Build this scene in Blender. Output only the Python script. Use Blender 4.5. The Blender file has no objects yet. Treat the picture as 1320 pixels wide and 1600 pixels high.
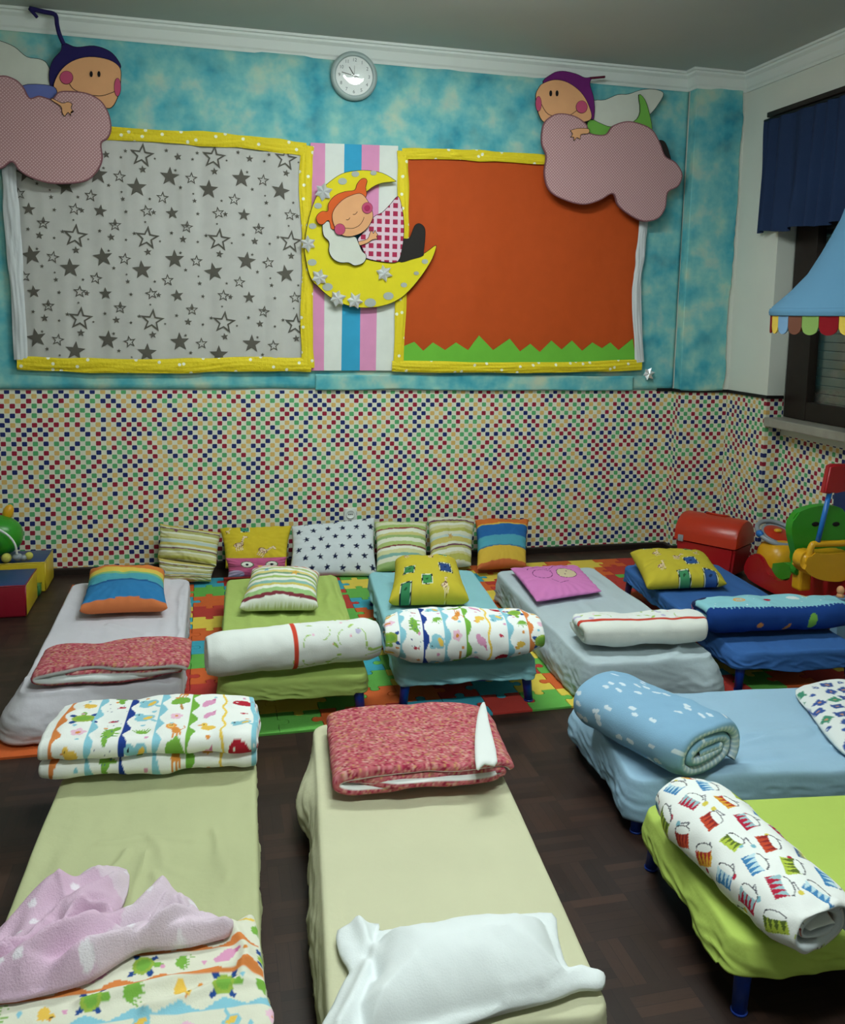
import bpy, bmesh, math, random
import numpy as np
from mathutils import Vector, Matrix
from mathutils.geometry import delaunay_2d_cdt
random.seed(7)
PI = math.pi
S = bpy.context.scene
COL = S.collection

# ------------------------------------------------------------------ camera
FPX, CY, EYE = 1380.0, 655.0, 1.54
PITCH, YAW, ROLL = 0.11865, 0.24224, -0.02215
_f = Vector((math.sin(YAW)*math.cos(PITCH), math.cos(YAW)*math.cos(PITCH), -math.sin(PITCH)))
_r = Vector((math.cos(YAW), -math.sin(YAW), 0)); _d = _f.cross(_r)
_r2 = _r*math.cos(ROLL)+_d*math.sin(ROLL); _d2 = -_r*math.sin(ROLL)+_d*math.cos(ROLL)
cam = bpy.data.cameras.new('camera'); camo = bpy.data.objects.new('camera', cam); COL.objects.link(camo)
camo.matrix_world = Matrix((( _r2.x, -_d2.x, -_f.x, 0), (_r2.y, -_d2.y, -_f.y, 0), (_r2.z, -_d2.z, -_f.z, EYE), (0, 0, 0, 1)))
cam.sensor_fit = 'HORIZONTAL'; cam.sensor_width = 36; cam.lens = 36*FPX/1320; cam.shift_y = (CY-800)/1320
cam.clip_start = .05
S.camera = camo

# ------------------------------------------------------------------ world, lights, exposure
S.view_settings.view_transform = 'Standard'; S.view_settings.look = 'None'
S.view_settings.gamma = 1; S.view_settings.use_curve_mapping = False
S.view_settings.exposure = 0.0
w = bpy.data.worlds.new('night'); S.world = w; w.use_nodes = True
w.node_tree.nodes['Background'].inputs[0].default_value = (.02, .025, .03, 1)
w.node_tree.nodes['Background'].inputs[1].default_value = .3
def area(name, loc, sx, sy, e, col=(.90, 1.0, .97), rot=(0, 0, 0)):
    l = bpy.data.lights.new(name, 'AREA'); l.shape = 'RECTANGLE'; l.size = sx; l.size_y = sy; l.energy = e; l.color = col
    o = bpy.data.objects.new(name, l); COL.objects.link(o); o.location = loc; o.rotation_euler = rot
    return o
LAMPS = [(.95, 3.45, 26), (.6, 1.0, 26)]
for (lx, ly, e) in LAMPS:
    area('lamp_light', (lx, ly, 2.945), 1.25, .22, e)

# ------------------------------------------------------------------ geometry of the view (image point -> place on a plane of the room)
def ray(px, py):
    x, y = (px-660)/FPX, (py-CY)/FPX
    return _r2*x + _d2*y + _f
def fp(px, py, z=0.0):
    d = ray(px, py); return Vector((0, 0, EYE)) + d*((z-EYE)/d.z)
def wp(px, py, y=5.3):
    d = ray(px, py); return Vector((0, 0, EYE)) + d*(y/d.y)
def xp(px, py, x):
    d = ray(px, py); return Vector((0, 0, EYE)) + d*(x/d.x)

# ------------------------------------------------------------------ noise
def _h(ix, iy, iz):
    n = (ix.astype(np.int64)*374761393 + iy.astype(np.int64)*668265263 + iz.astype(np.int64)*2147483647) & 0xffffffff
    n = ((n ^ (n >> 13))*1274126177) & 0xffffffff
    return ((n ^ (n >> 16)) & 0xffff)/65535.0
def vn(x, y, z=0.0):
    x, y, z = np.broadcast_arrays(np.asarray(x, float), np.asarray(y, float), np.asarray(z, float))
    ix, iy, iz = np.floor(x), np.floor(y), np.floor(z)
    fx, fy, fz = x-ix, y-iy, z-iz
    fx = fx*fx*(3-2*fx); fy = fy*fy*(3-2*fy); fz = fz*fz*(3-2*fz)
    r = 0
    for a in (0, 1):
        for b in (0, 1):
            for c in (0, 1):
                r = r + _h(ix+a, iy+b, iz+c)*(fx if a else 1-fx)*(fy if b else 1-fy)*(fz if c else 1-fz)
    return r*2-1
def fbm(x, y, z=0.0, o=3):
    r, a, s = 0, 1.0, 1.0
    for k in range(o):
        r = r + a*vn(x*s+17.3*k, y*s-9.1*k, np.asarray(z)*s+5.7*k); a *= .5; s *= 2.03
    return r

# ------------------------------------------------------------------ colours and materials
def lin(c):
    c = np.asarray(c, float)/255.0; c = c*.88+.12*(c @ np.array([.3, .59, .11]))[..., None]
    return np.where(c <= .04045, c/12.92, ((c+.055)/1.055)**2.4)
def L4(c):
    r = lin(c); return (float(r[0]), float(r[1]), float(r[2]), 1)
MATS = {}
class NT:
    def __init__(s, m): s.t = m.node_tree; s.n = s.t.nodes; s.b = s.n['Principled BSDF']
    def new(s, typ, **kw):
        n = s.n.new(typ)
        for k, v in kw.items(): setattr(n, k, v)
        return n
    def lk(s, a, b): s.t.links.new(a, b)
    def m(s, op, a, b=None, c=None):
        n = s.new('ShaderNodeMath', operation=op)
        for i, v in enumerate((a, b, c)):
            if v is None: continue
            if isinstance(v, (int, float)): n.inputs[i].default_value = v
            else: s.lk(v, n.inputs[i])
        return n.outputs[0]
    def mix(s, f, a, b):
        n = s.new('ShaderNodeMix', data_type='RGBA')
        for i, v in ((0, f), (6, a), (7, b)):
            if isinstance(v, (int, float)): n.inputs[i].default_value = v
            elif isinstance(v, tuple): n.inputs[i].default_value = v
            else: s.lk(v, n.inputs[i])
        return n.outputs[2]
    def noise(s, vec, scale, detail=3, rough=.5):
        n = s.new('ShaderNodeTexNoise'); n.inputs['Scale'].default_value = scale; n.inputs['Detail'].default_value = detail
        n.inputs['Roughness'].default_value = rough
        if vec is not None: s.lk(vec, n.inputs['Vector'])
        return n.outputs['Fac']
    def coord(s, k='Object'): return s.new('ShaderNodeTexCoord').outputs[k]
    def sep(s, v): n = s.new('ShaderNodeSeparateXYZ'); s.lk(v, n.inputs[0]); return n.outputs
    def comb(s, *a):
        n = s.new('ShaderNodeCombineXYZ')
        for i, v in enumerate(a):
            if isinstance(v, (int, float)): n.inputs[i].default_value = v
            else: s.lk(v, n.inputs[i])
        return n.outputs[0]
    def bump(s, h, st=.2, d=.01):
        n = s.new('ShaderNodeBump'); n.inputs['Strength'].default_value = st; n.inputs['Distance'].default_value = d
        s.lk(h, n.inputs['Height']); s.lk(n.outputs[0], s.b.inputs['Normal'])
    def ramp(s, f, stops, interp='LINEAR'):
        n = s.new('ShaderNodeValToRGB'); s.lk(f, n.inputs[0]); r = n.color_ramp; r.interpolation = interp
        while len(r.elements) < len(stops): r.elements.new(.5)
        for e, (p, c) in zip(r.elements, stops): e.position = p; e.color = c
        return n.outputs[0]
def newmat(name, rough=.6, spec=.5, metal=0):
    m = bpy.data.materials.new(name); m.use_nodes = True; MATS[name] = m; n = NT(m)
    n.b.inputs['Roughness'].default_value = rough; n.b.inputs['Metallic'].default_value = metal
    n.b.inputs['Specular IOR Level'].default_value = spec
    return m, n
def plain(name, rgb, rough=.6, spec=.4, var=.06, vs=8, bump=0, bs=60, metal=0):
    if name in MATS: return MATS[name]
    m, n = newmat(name, rough, spec, metal)
    f = n.noise(n.coord(), vs, 3)
    c = L4(rgb); a = tuple(min(1, x*(1-var*2)) for x in c[:3])+(1,); b = tuple(min(1, x*(1+var*2)) for x in c[:3])+(1,)
    n.lk(n.mix(f, a, b), n.b.inputs['Base Color'])
    if bump: n.bump(n.noise(n.coord(), bs, 3), bump, .004)
    return m
def fabric(name, rgb, bump=.25, bs=220, var=.05): return plain(name, rgb, .92, .15, var, 6, bump, bs)
def paper(name, rgb): return plain(name, rgb, .75, .25, .04, 12, .12, 30)
def plastic(name, rgb): return plain(name, rgb, .33, .5, .02, 5)

def painted(name='printed_cloth', rough=.9, bs=260, bump=.2):
    if name in MATS: return MATS[name]
    m, n = newmat(name, rough, .15)
    a = n.new('ShaderNodeAttribute', attribute_name='Col'); n.lk(a.outputs['Color'], n.b.inputs['Base Color'])
    n.bump(n.noise(n.coord(), bs, 2), bump, .003)
    return m
painted()
painted('printed_paper', .6, 40, .1)
painted('fleece_cloth', 1.0, 260, .6)

def dots(name, base, dot, scale, rad, rnd=0.0, rough=.9, rot=0.0, axes='xz', bump=.2):
    m, n = newmat(name, rough, .2)
    s = n.sep(n.coord()); i = {'x': 0, 'y': 1, 'z': 2}
    a, b = s[i[axes[0]]], s[i[axes[1]]]
    c_, s_ = math.cos(rot), math.sin(rot)
    u = n.m('ADD', n.m('MULTIPLY', a, c_), n.m('MULTIPLY', b, s_)); v = n.m('SUBTRACT', n.m('MULTIPLY', b, c_), n.m('MULTIPLY', a, s_))
    vo = n.new('ShaderNodeTexVoronoi', voronoi_dimensions='2D'); vo.inputs['Scale'].default_value = scale; vo.inputs['Randomness'].default_value = rnd
    n.lk(n.comb(u, v, 0.0), vo.inputs['Vector'])
    f = n.m('LESS_THAN', vo.outputs['Distance'], rad)
    n.lk(n.mix(f, L4(base), L4(dot)), n.b.inputs['Base Color'])
    n.bump(n.noise(n.coord(), 60, 3), bump, .006)
    return m
# wallpaper of small coloured squares, coordinates in metres from the UV map
def wallpaper():
    m, n = newmat('square_print_wallpaper', .6, .3)
    uv = n.new('ShaderNodeUVMap'); s = n.sep(uv.outputs[0]); C = .0281
    wob = n.noise(uv.outputs[0], 3.0, 1)
    u = n.m('DIVIDE', n.m('ADD', s[0], n.m('MULTIPLY', wob, .012)), C); v = n.m('DIVIDE', n.m('ADD', s[1], n.m('MULTIPLY', wob, .01)), C*.96)
    cu, cv = n.m('FLOOR', u), n.m('FLOOR', v); fu, fv = n.m('FRACT', u), n.m('FRACT', v)
    par = n.m('ABSOLUTE', n.m('MODULO', n.m('ADD', cu, cv), 2.0)); par = n.m('GREATER_THAN', par, .5)
    du, dv = n.m('ABSOLUTE', n.m('SUBTRACT', fu, .5)), n.m('ABSOLUTE', n.m('SUBTRACT', fv, .5))
    d = n.m('ADD', n.m('POWER', du, 6.0), n.m('POWER', dv, 6.0)); ins = n.m('LESS_THAN', d, .49**6)
    wn = n.new('ShaderNodeTexWhiteNoise', noise_dimensions='3D'); n.lk(n.comb(cu, cv, 3.0), wn.inputs['Vector'])
    col = n.ramp(wn.outputs['Value'], [(0, L4((160, 22, 52))), (.26, L4((24, 38, 112))), (.5, L4((80, 172, 104))), (.76, L4((222, 178, 96)))], 'CONSTANT')
    n.lk(n.mix(n.m('MULTIPLY', par, ins), L4((222, 222, 202)), col), n.b.inputs['Base Color'])
    return m
wallpaper()
def teal():
    m, n = newmat('teal_sponged_paper', .8, .2)
    co = n.coord(); f = n.noise(co, 4.2, 4, .55); g = n.noise(co, 8.0, 3)
    c = n.ramp(f, [(.30, L4((40, 140, 158))), (.43, L4((74, 176, 188))), (.53, L4((120, 198, 194))), (.60, L4((164, 206, 188))), (.70, L4((200, 208, 176)))])
    c2 = n.mix(n.m('GREATER_THAN', g, 2.0), c, L4((255, 255, 255)))
    g2 = n.ramp(g, [(.35, L4((40, 150, 190))), (.7, L4((170, 205, 180)))])
    n.lk(n.mix(.25, c, g2), n.b.inputs['Base Color'])
    n.bump(n.noise(co, 5, 2), .4, .02)
    return m
teal()
def parquet():
    m, n = newmat('dark_parquet', .42, .35)
    s = n.sep(n.coord()); T = .155
    u, v = n.m('DIVIDE', s[0], T), n.m('DIVIDE', s[1], T); cu, cv = n.m('FLOOR', u), n.m('FLOOR', v)
    par = n.m('GREATER_THAN', n.m('ABSOLUTE', n.m('MODULO', n.m('ADD', cu, cv), 2.0)), .5)
    fu, fv = n.m('FRACT', u), n.m('FRACT', v)
    st = n.m('ADD', n.m('MULTIPLY', fu, par), n.m('MULTIPLY', fv, n.m('SUBTRACT', 1.0, par)))
    al = n.m('ADD', n.m('MULTIPLY', fv, par), n.m('MULTIPLY', fu, n.m('SUBTRACT', 1.0, par)))
    k = n.m('MULTIPLY', st, 5.0); ks = n.m('FLOOR', k); kf = n.m('FRACT', k)
    w1 = n.new('ShaderNodeTexWhiteNoise'); n.lk(n.comb(cu, cv, ks), w1.inputs['Vector'])
    w2 = n.new('ShaderNodeTexWhiteNoise'); n.lk(n.comb(cu, cv, 9.0), w2.inputs['Vector'])
    gr = n.noise(n.comb(n.m('MULTIPLY', k, 6.0), al, w1.outputs['Value']), 5, 3)
    f = n.m('ADD', n.m('ADD', n.m('MULTIPLY', w1.outputs['Value'], .4), n.m('MULTIPLY', w2.outputs['Value'], .3)), n.m('MULTIPLY', gr, .35))
    c = n.ramp(f, [(.2, L4((38, 25, 21))), (.55, L4((50, 33, 27))), (.9, L4((70, 45, 34)))])
    gap = n.m('LESS_THAN', kf, .05)
    n.lk(n.mix(n.m('MULTIPLY', gap, .6), c, L4((18, 12, 10))), n.b.inputs['Base Color'])
    n.lk(n.m('ADD', n.m('MULTIPLY', n.noise(n.coord(), 6, 3), .3), .28), n.b.inputs['Roughness'])
    return m
parquet()
plain('white_wall_paint', (214, 218, 208), .8, .3, .03, 3, .1, 20)
plain('ceiling_paint', (186, 192, 188), .85, .2, .02, 3)
plain('cornice_plaster', (220, 226, 222), .6, .3, .01)
plain('dark_wood', (34, 24, 20), .45, .4, .15, 10)
plain('black_trim', (20, 18, 20), .5, .4, .05)
plain('grey_marble', (150, 146, 134), .4, .5, .12, 14)
plain('black_ink', (26, 22, 24), .8, .2, .0)
plain('silver_foil', (236, 238, 242), .3, .6, .05, 20, .4, 26, metal=.5)
plastic('blue_plastic', (12, 62, 160)); plastic('red_plastic', (176, 14, 26)); plastic('green_plastic', (40, 150, 24))
plastic('yellow_plastic', (226, 160, 8)); plastic('grey_plastic', (140, 150, 160)); plastic('orange_plastic', (196, 44, 16))
plastic('sky_plastic', (24, 110, 200)); plastic('white_plastic', (226, 230, 226)); plastic('navy_plastic', (10, 44, 104))

# ------------------------------------------------------------------ objects
FRAME = {}
def setp(o, label=None, cat=None, group=None, kind=None):
    for k, v in (('label', label), ('category', cat), ('group', group), ('kind', kind)):
        if v: o[k] = v
    return o
def thing(name, label, cat, loc=(0, 0, 0), rz=0, group=None):
    o = bpy.data.objects.new(name, None); COL.objects.link(o); o.location = loc; o.rotation_euler = (0, 0, rz)
    o.empty_display_size = .1
    FRAME[o] = Matrix.Translation(Vector(loc)) @ Matrix.Rotation(rz, 4, 'Z')
    return setp(o, label, cat, group)
def link(name, me, mats, parent=None, smooth=True, label=None, cat=None, group=None, kind=None, local=False):
    """me holds world coordinates (or the parent's own when local); a top-level mesh gets its origin at the middle of its base"""
    me.name = name
    for m in (mats if isinstance(mats, (list, tuple)) else [mats]): me.materials.append(MATS[m])
    if smooth is not None: me.polygons.foreach_set('use_smooth', [bool(smooth)]*len(me.polygons))
    o = bpy.data.objects.new(name, me); COL.objects.link(o)
    if parent is not None:
        if not local: me.transform(FRAME[parent].inverted())
        o.parent = parent; FRAME[o] = FRAME[parent]
    else:
        if kind == 'structure': FRAME[o] = Matrix.Identity(4)
        else:
            n = len(me.vertices); co = np.empty(n*3, np.float32); me.vertices.foreach_get('co', co); co = co.reshape(-1, 3)
            c = Vector(((co[:, 0].min()+co[:, 0].max())/2, (co[:, 1].min()+co[:, 1].max())/2, co[:, 2].min()))
            me.transform(Matrix.Translation(-c)); o.location = c; FRAME[o] = Matrix.Translation(c)
    return setp(o, label, cat, group, kind)
def mesh_np(V, F, cols=None, mi=None):
    me = bpy.data.meshes.new('m'); V = np.asarray(V, np.float32)
    me.from_pydata(V.tolist() if len(V) < 1 else [tuple(v) for v in V.tolist()], [], F if isinstance(F, list) else [tuple(f) for f in F.tolist()])
    if cols is not None:
        a = me.color_attributes.new('Col', 'FLOAT_COLOR', 'POINT')
        c = np.ones((len(V), 4), np.float32); c[:, :3] = lin(np.clip(cols, 0, 255)); a.data.foreach_set('color', c.ravel())
    if mi is not None: me.polygons.foreach_set('material_index', mi)
    me.update(); return me
def gridF(nv, nu, closed_u=False, closed_v=False, off=0):
    i = np.arange(nv if closed_v else nv-1)[:, None]; j = np.arange(nu if closed_u else nu-1)[None, :]
    a = i*nu+j; b = i*nu+(j+1) % nu; c = ((i+1) % nv)*nu+(j+1) % nu; d = ((i+1) % nv)*nu+j
    return np.stack([a, b, c, d], -1).reshape(-1, 4)+off
class B:
    """collects shapes into one bmesh"""
    def __init__(s): s.bm = bmesh.new()
    def _x(s, vs, M, mi=0):
        for v in vs: v.co = M @ v.co
        for f in {f for v in vs for f in v.link_faces}: f.material_index = mi
        return s
    def box(s, c, d, bev=0, rot=None, mi=0, seg=2):
        r = bmesh.ops.create_cube(s.bm, size=1); vs = r['verts']
        for v in vs: v.co = Vector((v.co.x*d[0], v.co.y*d[1], v.co.z*d[2]))
        if bev:
            es = list({e for v in vs for e in v.link_edges})
            rr = bmesh.ops.bevel(s.bm, geom=es, offset=bev, segments=seg, affect='EDGES', profile=.5); vs = list({v for f in rr['faces'] for v in f.verts} | {v for v in vs if v.is_valid})
        return s._x(vs, Matrix.Translation(Vector(c)) @ (rot if rot else Matrix.Identity(4)), mi)
    def cyl(s, p, q, r1, r2=None, n=20, mi=0, caps=True):
        p, q = Vector(p), Vector(q); d = q-p
        r = bmesh.ops.create_cone(s.bm, cap_ends=caps, segments=n, radius1=r1, radius2=r1 if r2 is None else r2, depth=d.length)
        return s._x(r['verts'], Matrix.Translation((p+q)/2) @ d.to_track_quat('Z', 'Y').to_matrix().to_4x4(), mi)
    def ell(s, c, r, rot=None, mi=0, n=24, e=1.0):
        rr = bmesh.ops.create_uvsphere(s.bm, u_segments=n, v_segments=n//2+2, radius=1)
        if e != 1.0:
            for v in rr['verts']: v.co = Vector([math.copysign(abs(x)**e, x) for x in v.co])
        for v in rr['verts']: v.co = Vector((v.co.x*r[0], v.co.y*r[1], v.co.z*r[2]))
        return s._x(rr['verts'], Matrix.Translation(Vector(c)) @ (rot if rot else Matrix.Identity(4)), mi)
    def lathe(s, prof, c, rot=None, n=40, mi=0, a0=0, a1=2*PI):
        full = abs(a1-a0-2*PI) < 1e-6; rings = []
        for k in range(n if full else n+1):
            a = a0+(a1-a0)*k/n
            rings.append([s.bm.verts.new((r*math.cos(a), r*math.sin(a), z)) for r, z in prof])
        for k in range(n):
            A, Bq = rings[k], rings[(k+1) % len(rings)]
            for i in range(len(prof)-1): s.bm.faces.new((A[i], Bq[i], Bq[i+1], A[i+1]))
        return s._x([v for r in rings for v in r], Matrix.Translation(Vector(c)) @ (rot if rot else Matrix.Identity(4)), mi)
    def tube(s, pts, r, n=8, mi=0, closed=False):
        P = [Vector(p) for p in pts]; R = r if isinstance(r, (list, tuple)) else [r]*len(P); rings = []; up = None
        for i, p in enumerate(P):
            a = P[i-1] if (i or closed) else p; b = P[(i+1) % len(P)] if (i < len(P)-1 or closed) else p
            t = (b-a).normalized()
            if up is None: up = t.orthogonal().normalized()
            up = (up-t*up.dot(t)).normalized(); sd = t.cross(up)
            rings.append([s.bm.verts.new(p+(up*math.cos(2*PI*k/n)+sd*math.sin(2*PI*k/n))*R[i]) for k in range(n)])
        for i in range(len(P) if closed else len(P)-1):
            A, C = rings[i], rings[(i+1) % len(P)]
            for k in range(n): f = s.bm.faces.new((A[k], A[(k+1) % n], C[(k+1) % n], C[k])); f.material_index = mi
        if not closed:
            for rg in (rings[0], rings[-1][::-1]): f = s.bm.faces.new(rg[::-1]); f.material_index = mi
        return s
    def prism(s, pts, vec, mi=0, mside=None):
        """closed outline of world points swept along vec"""
        vec = Vector(vec); A = [s.bm.verts.new(Vector(p)) for p in pts]; C = [s.bm.verts.new(Vector(p)+vec) for p in pts]
        n = len(pts); f = s.bm.faces.new(A); f.material_index = mi; f = s.bm.faces.new(C[::-1]); f.material_index = mi
        for i in range(n):
            f = s.bm.faces.new((A[i], C[i], C[(i+1) % n], A[(i+1) % n])); f.material_index = mi if mside is None else mside
        return s
    def me(s):
        bmesh.ops.recalc_face_normals(s.bm, faces=s.bm.faces[:])
        m = bpy.data.meshes.new('m'); s.bm.to_mesh(m); s.bm.free(); return m

def shade_auto(o, ang=35):
    me = o.data; bm = bmesh.new(); bm.from_mesh(me)
    for e in bm.edges: e.smooth = (len(e.link_faces) == 2 and e.calc_face_angle(9) < math.radians(ang))
    bm.to_mesh(me); bm.free(); return o

# ------------------------------------------------------------------ printed patterns (drawn in metres on a cloth)
class Canvas:
    def __init__(s, w, h, bg, res=420):
        s.w, s.h, s.r = w, h, res; s.nx, s.ny = int(w*res)+1, int(h*res)+1
        s.a = np.empty((s.ny, s.nx, 3)); s.a[:] = bg
    def _bb(s, x0, y0, x1, y1):
        i0, i1 = max(0, int(x0*s.r)), min(s.nx, int(x1*s.r)+2); j0, j1 = max(0, int(y0*s.r)), min(s.ny, int(y1*s.r)+2)
        if i0 >= i1 or j0 >= j1: return None
        X, Y = np.meshgrid(np.arange(i0, i1)/s.r, np.arange(j0, j1)/s.r); return s.a[j0:j1, i0:i1], X, Y
    def ell(s, cx, cy, rx, ry, col, ang=0, ring=0):
        m = max(rx, ry)*1.05; b = s._bb(cx-m, cy-m, cx+m, cy+m)
        if b is None: return
        v, X, Y = b; c, q = math.cos(ang), math.sin(ang); X = X-cx; Y = Y-cy
        d = ((X*c+Y*q)/rx)**2+((Y*c-X*q)/ry)**2; k = d < 1
        if ring: k &= d > (1-ring)**2
        v[k] = col
    def poly(s, pts, col):
        xs = [p[0] for p in pts]; ys = [p[1] for p in pts]; b = s._bb(min(xs), min(ys), max(xs), max(ys))
        if b is None: return
        v, X, Y = b; k = np.zeros(X.shape, bool)
        for (x1, y1), (x2, y2) in zip(pts, pts[1:]+pts[:1]):
            if y1 == y2: continue
            k ^= ((y1 > Y) != (y2 > Y)) & (X < (x2-x1)*(Y-y1)/(y2-y1)+x1)
        v[k] = col
    def line(s, pts, wd, col):
        for (x1, y1), (x2, y2) in zip(pts, pts[1:]):
            b = s._bb(min(x1, x2)-wd, min(y1, y2)-wd, max(x1, x2)+wd, max(y1, y2)+wd)
            if b is None: continue
            v, X, Y = b; l = (x2-x1)**2+(y2-y1)**2+1e-12; t = np.clip(((X-x1)*(x2-x1)+(Y-y1)*(y2-y1))/l, 0, 1)
            v[(X-x1-t*(x2-x1))**2+(Y-y1-t*(y2-y1))**2 < (wd/2)**2] = col
    def star(s, cx, cy, r, col, ang=0, n=5, inner=.42):
        s.poly([(cx+(r if k % 2 == 0 else r*inner)*math.sin(ang+k*PI/n), cy+(r if k % 2 == 0 else r*inner)*math.cos(ang+k*PI/n)) for k in range(2*n)], col)
    def at(s, u, v):
        i = np.clip((np.asarray(u)*s.r+.5).astype(int), 0, s.nx-1); j = np.clip((np.asarray(v)*s.r+.5).astype(int), 0, s.ny-1)
        return s.a[j, i]
def loc(x, y, s, a, pts):
    c, q = math.cos(a), math.sin(a); return [(x+s*(px*c-py*q), y+s*(px*q+py*c)) for px, py in pts]
def motif(cv, k, x, y, s, a=0.0):
    P = lambda pts: loc(x, y, s, a, pts); E = lambda cx, cy, rx, ry, c, an=0: cv.ell(*P([(cx, cy)])[0], rx*s, ry*s, c, a+an)
    G, N, O, Yw, Rd, Lb, Pk = (118, 176, 60), (34, 74, 150), (226, 138, 52), (238, 190, 70), (196, 40, 66), (132, 196, 214), (224, 150, 190)
    if k == 'turtle':
        for q in (-1, 1):
            E(.75*q, .6, .35, .22, N, .7*q); E(.75*q, -.6, .35, .22, N, -.7*q)
        E(0, 1.0, .25, .35, G); E(0, 0, .85, .75, (150, 180, 60)); E(0, 0, .55, .5, G)
    elif k == 'croc':
        E(0, 0, .45, 1.1, G); E(.35, 1.0, .3, .55, G, -.5); E(-.1, -1.2, .25, .5, G, .3)
        for q in range(4): E(-.5, -.6+q*.45, .15, .15, G)
        E(.6, .2, .35, .14, G); E(.6, -.5, .35, .14, G)
    elif k == 'fish':
        E(0, 0, .6, .38, Rd); cv.poly(P([(.4, 0), (.95, .4), (.95, -.4)]), Rd); E(-.3, .1, .1, .1, (250, 250, 250))
    elif k == 'bird':
        E(0, 0, .9, .6, Lb, .4); E(-.6, .5, .4, .35, Lb); E(.3, 0, .45, .25, Yw, .8); E(-.65, .55, .1, .1, (30, 30, 40)); E(.9, -.5, .4, .15, Lb, -.6)
    elif k == 'lion':
        E(.1, -.3, .4, .75, O, .15); E(-.2, .7, .52, .5, (240, 150, 60)); E(-.2, .7, .3, .3, (244, 190, 100)); 
        for q in (-.25, .1, .4): cv.line(P([(q, -.7), (q-.1, -1.4)]), .17*s, O)
        cv.line(P([(.4, -.5), (.9, -.1), (1.0, .4)]), .12*s, O)
        E(-.3, .78, .06, .06, (60, 30, 20)); E(-.1, .78, .06, .06, (60, 30, 20))
    elif k == 'tree':
        cv.line(P([(0, -1), (0, .2)]), .22*s, (190, 130, 70)); E(0, .4, .8, .55, G); E(-.5, .2, .35, .35, G); E(.5, .25, .4, .35, G); E(0, .8, .4, .3, G)
    elif k == 'duck':
        E(0, 0, .6, .4, Yw); E(-.4, .45, .28, .28, Yw); cv.poly(P([(-.6, .5), (-.95, .4), (-.6, .3)]), O); E(-.45, .5, .06, .06, (40, 30, 30))
    elif k == 'pig':
        E(0, 0, .6, .42, Pk, .5); E(-.35, -.45, .3, .28, Pk); cv.poly(P([(.2, .5), (.6, .95), (.55, .35)]), (210, 110, 160))
    elif k == 'grass':
        for q in range(-3, 4): cv.poly(P([(-.15+q*.1, -.5), (.15+q*.1, -.5), (q*.32, .7-.08*abs(q))]), G)
        E(0, -.4, .5, .3, G)
    elif k == 'flower':
        for q in range(5): E(.35*math.cos(q*1.257), .35*math.sin(q*1.257), .26, .26, (236, 186, 210))
        E(0, 0, .2, .2, O)
    elif k == 'whale':
        E(0, 0, 1.0, .62, (190, 30, 50)); cv.poly(P([(.7, .1), (1.4, .8), (1.4, -.1)]), (190, 30, 50)); E(-.5, .15, .1, .1, (250, 250, 250))
    elif k == 'leaf': E(0, 0, .8, .35, (168, 202, 96), .5); cv.line(P([(-.9, -.5), (.9, .5)]), .07*s, (130, 170, 60))
def animal_print(w, h, x0=0.0, horizontal=False, res=480, seed=1, sp=.085, bg=(238, 240, 238), soft=False):
    """bands of small animals divided by wavy coloured borders running up the cloth"""
    if horizontal:
        c = animal_print(h, w, x0, False, res, seed, sp, bg, soft); n = Canvas(w, h, bg, res)
        n.a = np.ascontiguousarray(np.transpose(c.a, (1, 0, 2))[:n.ny, :n.nx]); return n
    cv = Canvas(w, h, bg, res); rg = random.Random(seed)
    bands = [('O', ('duck', 'flower', 'turtle')), ('L', ('fish', 'croc', 'fish')), ('N', ('bird', 'grass', 'bird')), ('L', ('tree', 'lion', 'flower')),
             ('G', ('pig', 'duck', 'pig')), ('Y', ('whale', 'bird', 'fish')), ('L', ('turtle', 'grass', 'duck'))]
    cl = {'O': (226, 128, 60), 'L': (130, 196, 216), 'N': (30, 62, 150), 'G': (112, 176, 56), 'Y': (240, 200, 70)}
    if soft: bands = [('O', ('whale', 'grass', 'duck')), ('Y', ('bird', 'flower')), ('L', ('turtle', 'grass', 'duck')), ('O', ('pig', 'turtle', 'grass'))]
    x = x0-sp*.3; k = 0; Y = np.arange(cv.ny)/res; X = np.arange(cv.nx)/res
    while x < w+sp:
        b, mt = bands[k % len(bands)]; amp = .009 if b != 'Y' else .005; ph = rg.random()*6
        ed = x+amp*np.sin(Y*2*PI/.085+ph); wd = .012 if b in 'NLOG' else .006
        m = (X[None, :] > x+(-wd/2 if b == 'Y' else 0)-amp) & (X[None, :] < ed[:, None]+(wd/2))
        if b == 'Y' : m = np.abs(X[None, :]-ed[:, None]) < .004
        cv.a[m] = cl[b]
        yy = rg.random()*.04; q = 0
        while yy < h+.04:
            s = sp*.36*(.85+.3*rg.random()); motif(cv, mt[q % len(mt)] if mt[q % len(mt)] != 'fish' else 'fish', x+sp*.56+rg.uniform(-.008, .008), yy, s if mt[q % len(mt)] != 'fish' else s*.45, rg.uniform(-.25, .25))
            if b == 'L' and k % 7 == 1:
                for _ in range(8): cv.ell(x+rg.uniform(.02, sp*.9), yy+rg.uniform(-.03, .03), .0018, .0018, (60, 80, 140))
            if rg.random() < .6: cv.ell(x+sp*.56+rg.uniform(-.02, .02), yy+.037, .006, .005, rg.choice([(224, 150, 190), (130, 196, 216), (226, 138, 52)]))
            yy += .082; q += 1
        x += sp; k += 1
    return cv
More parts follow.
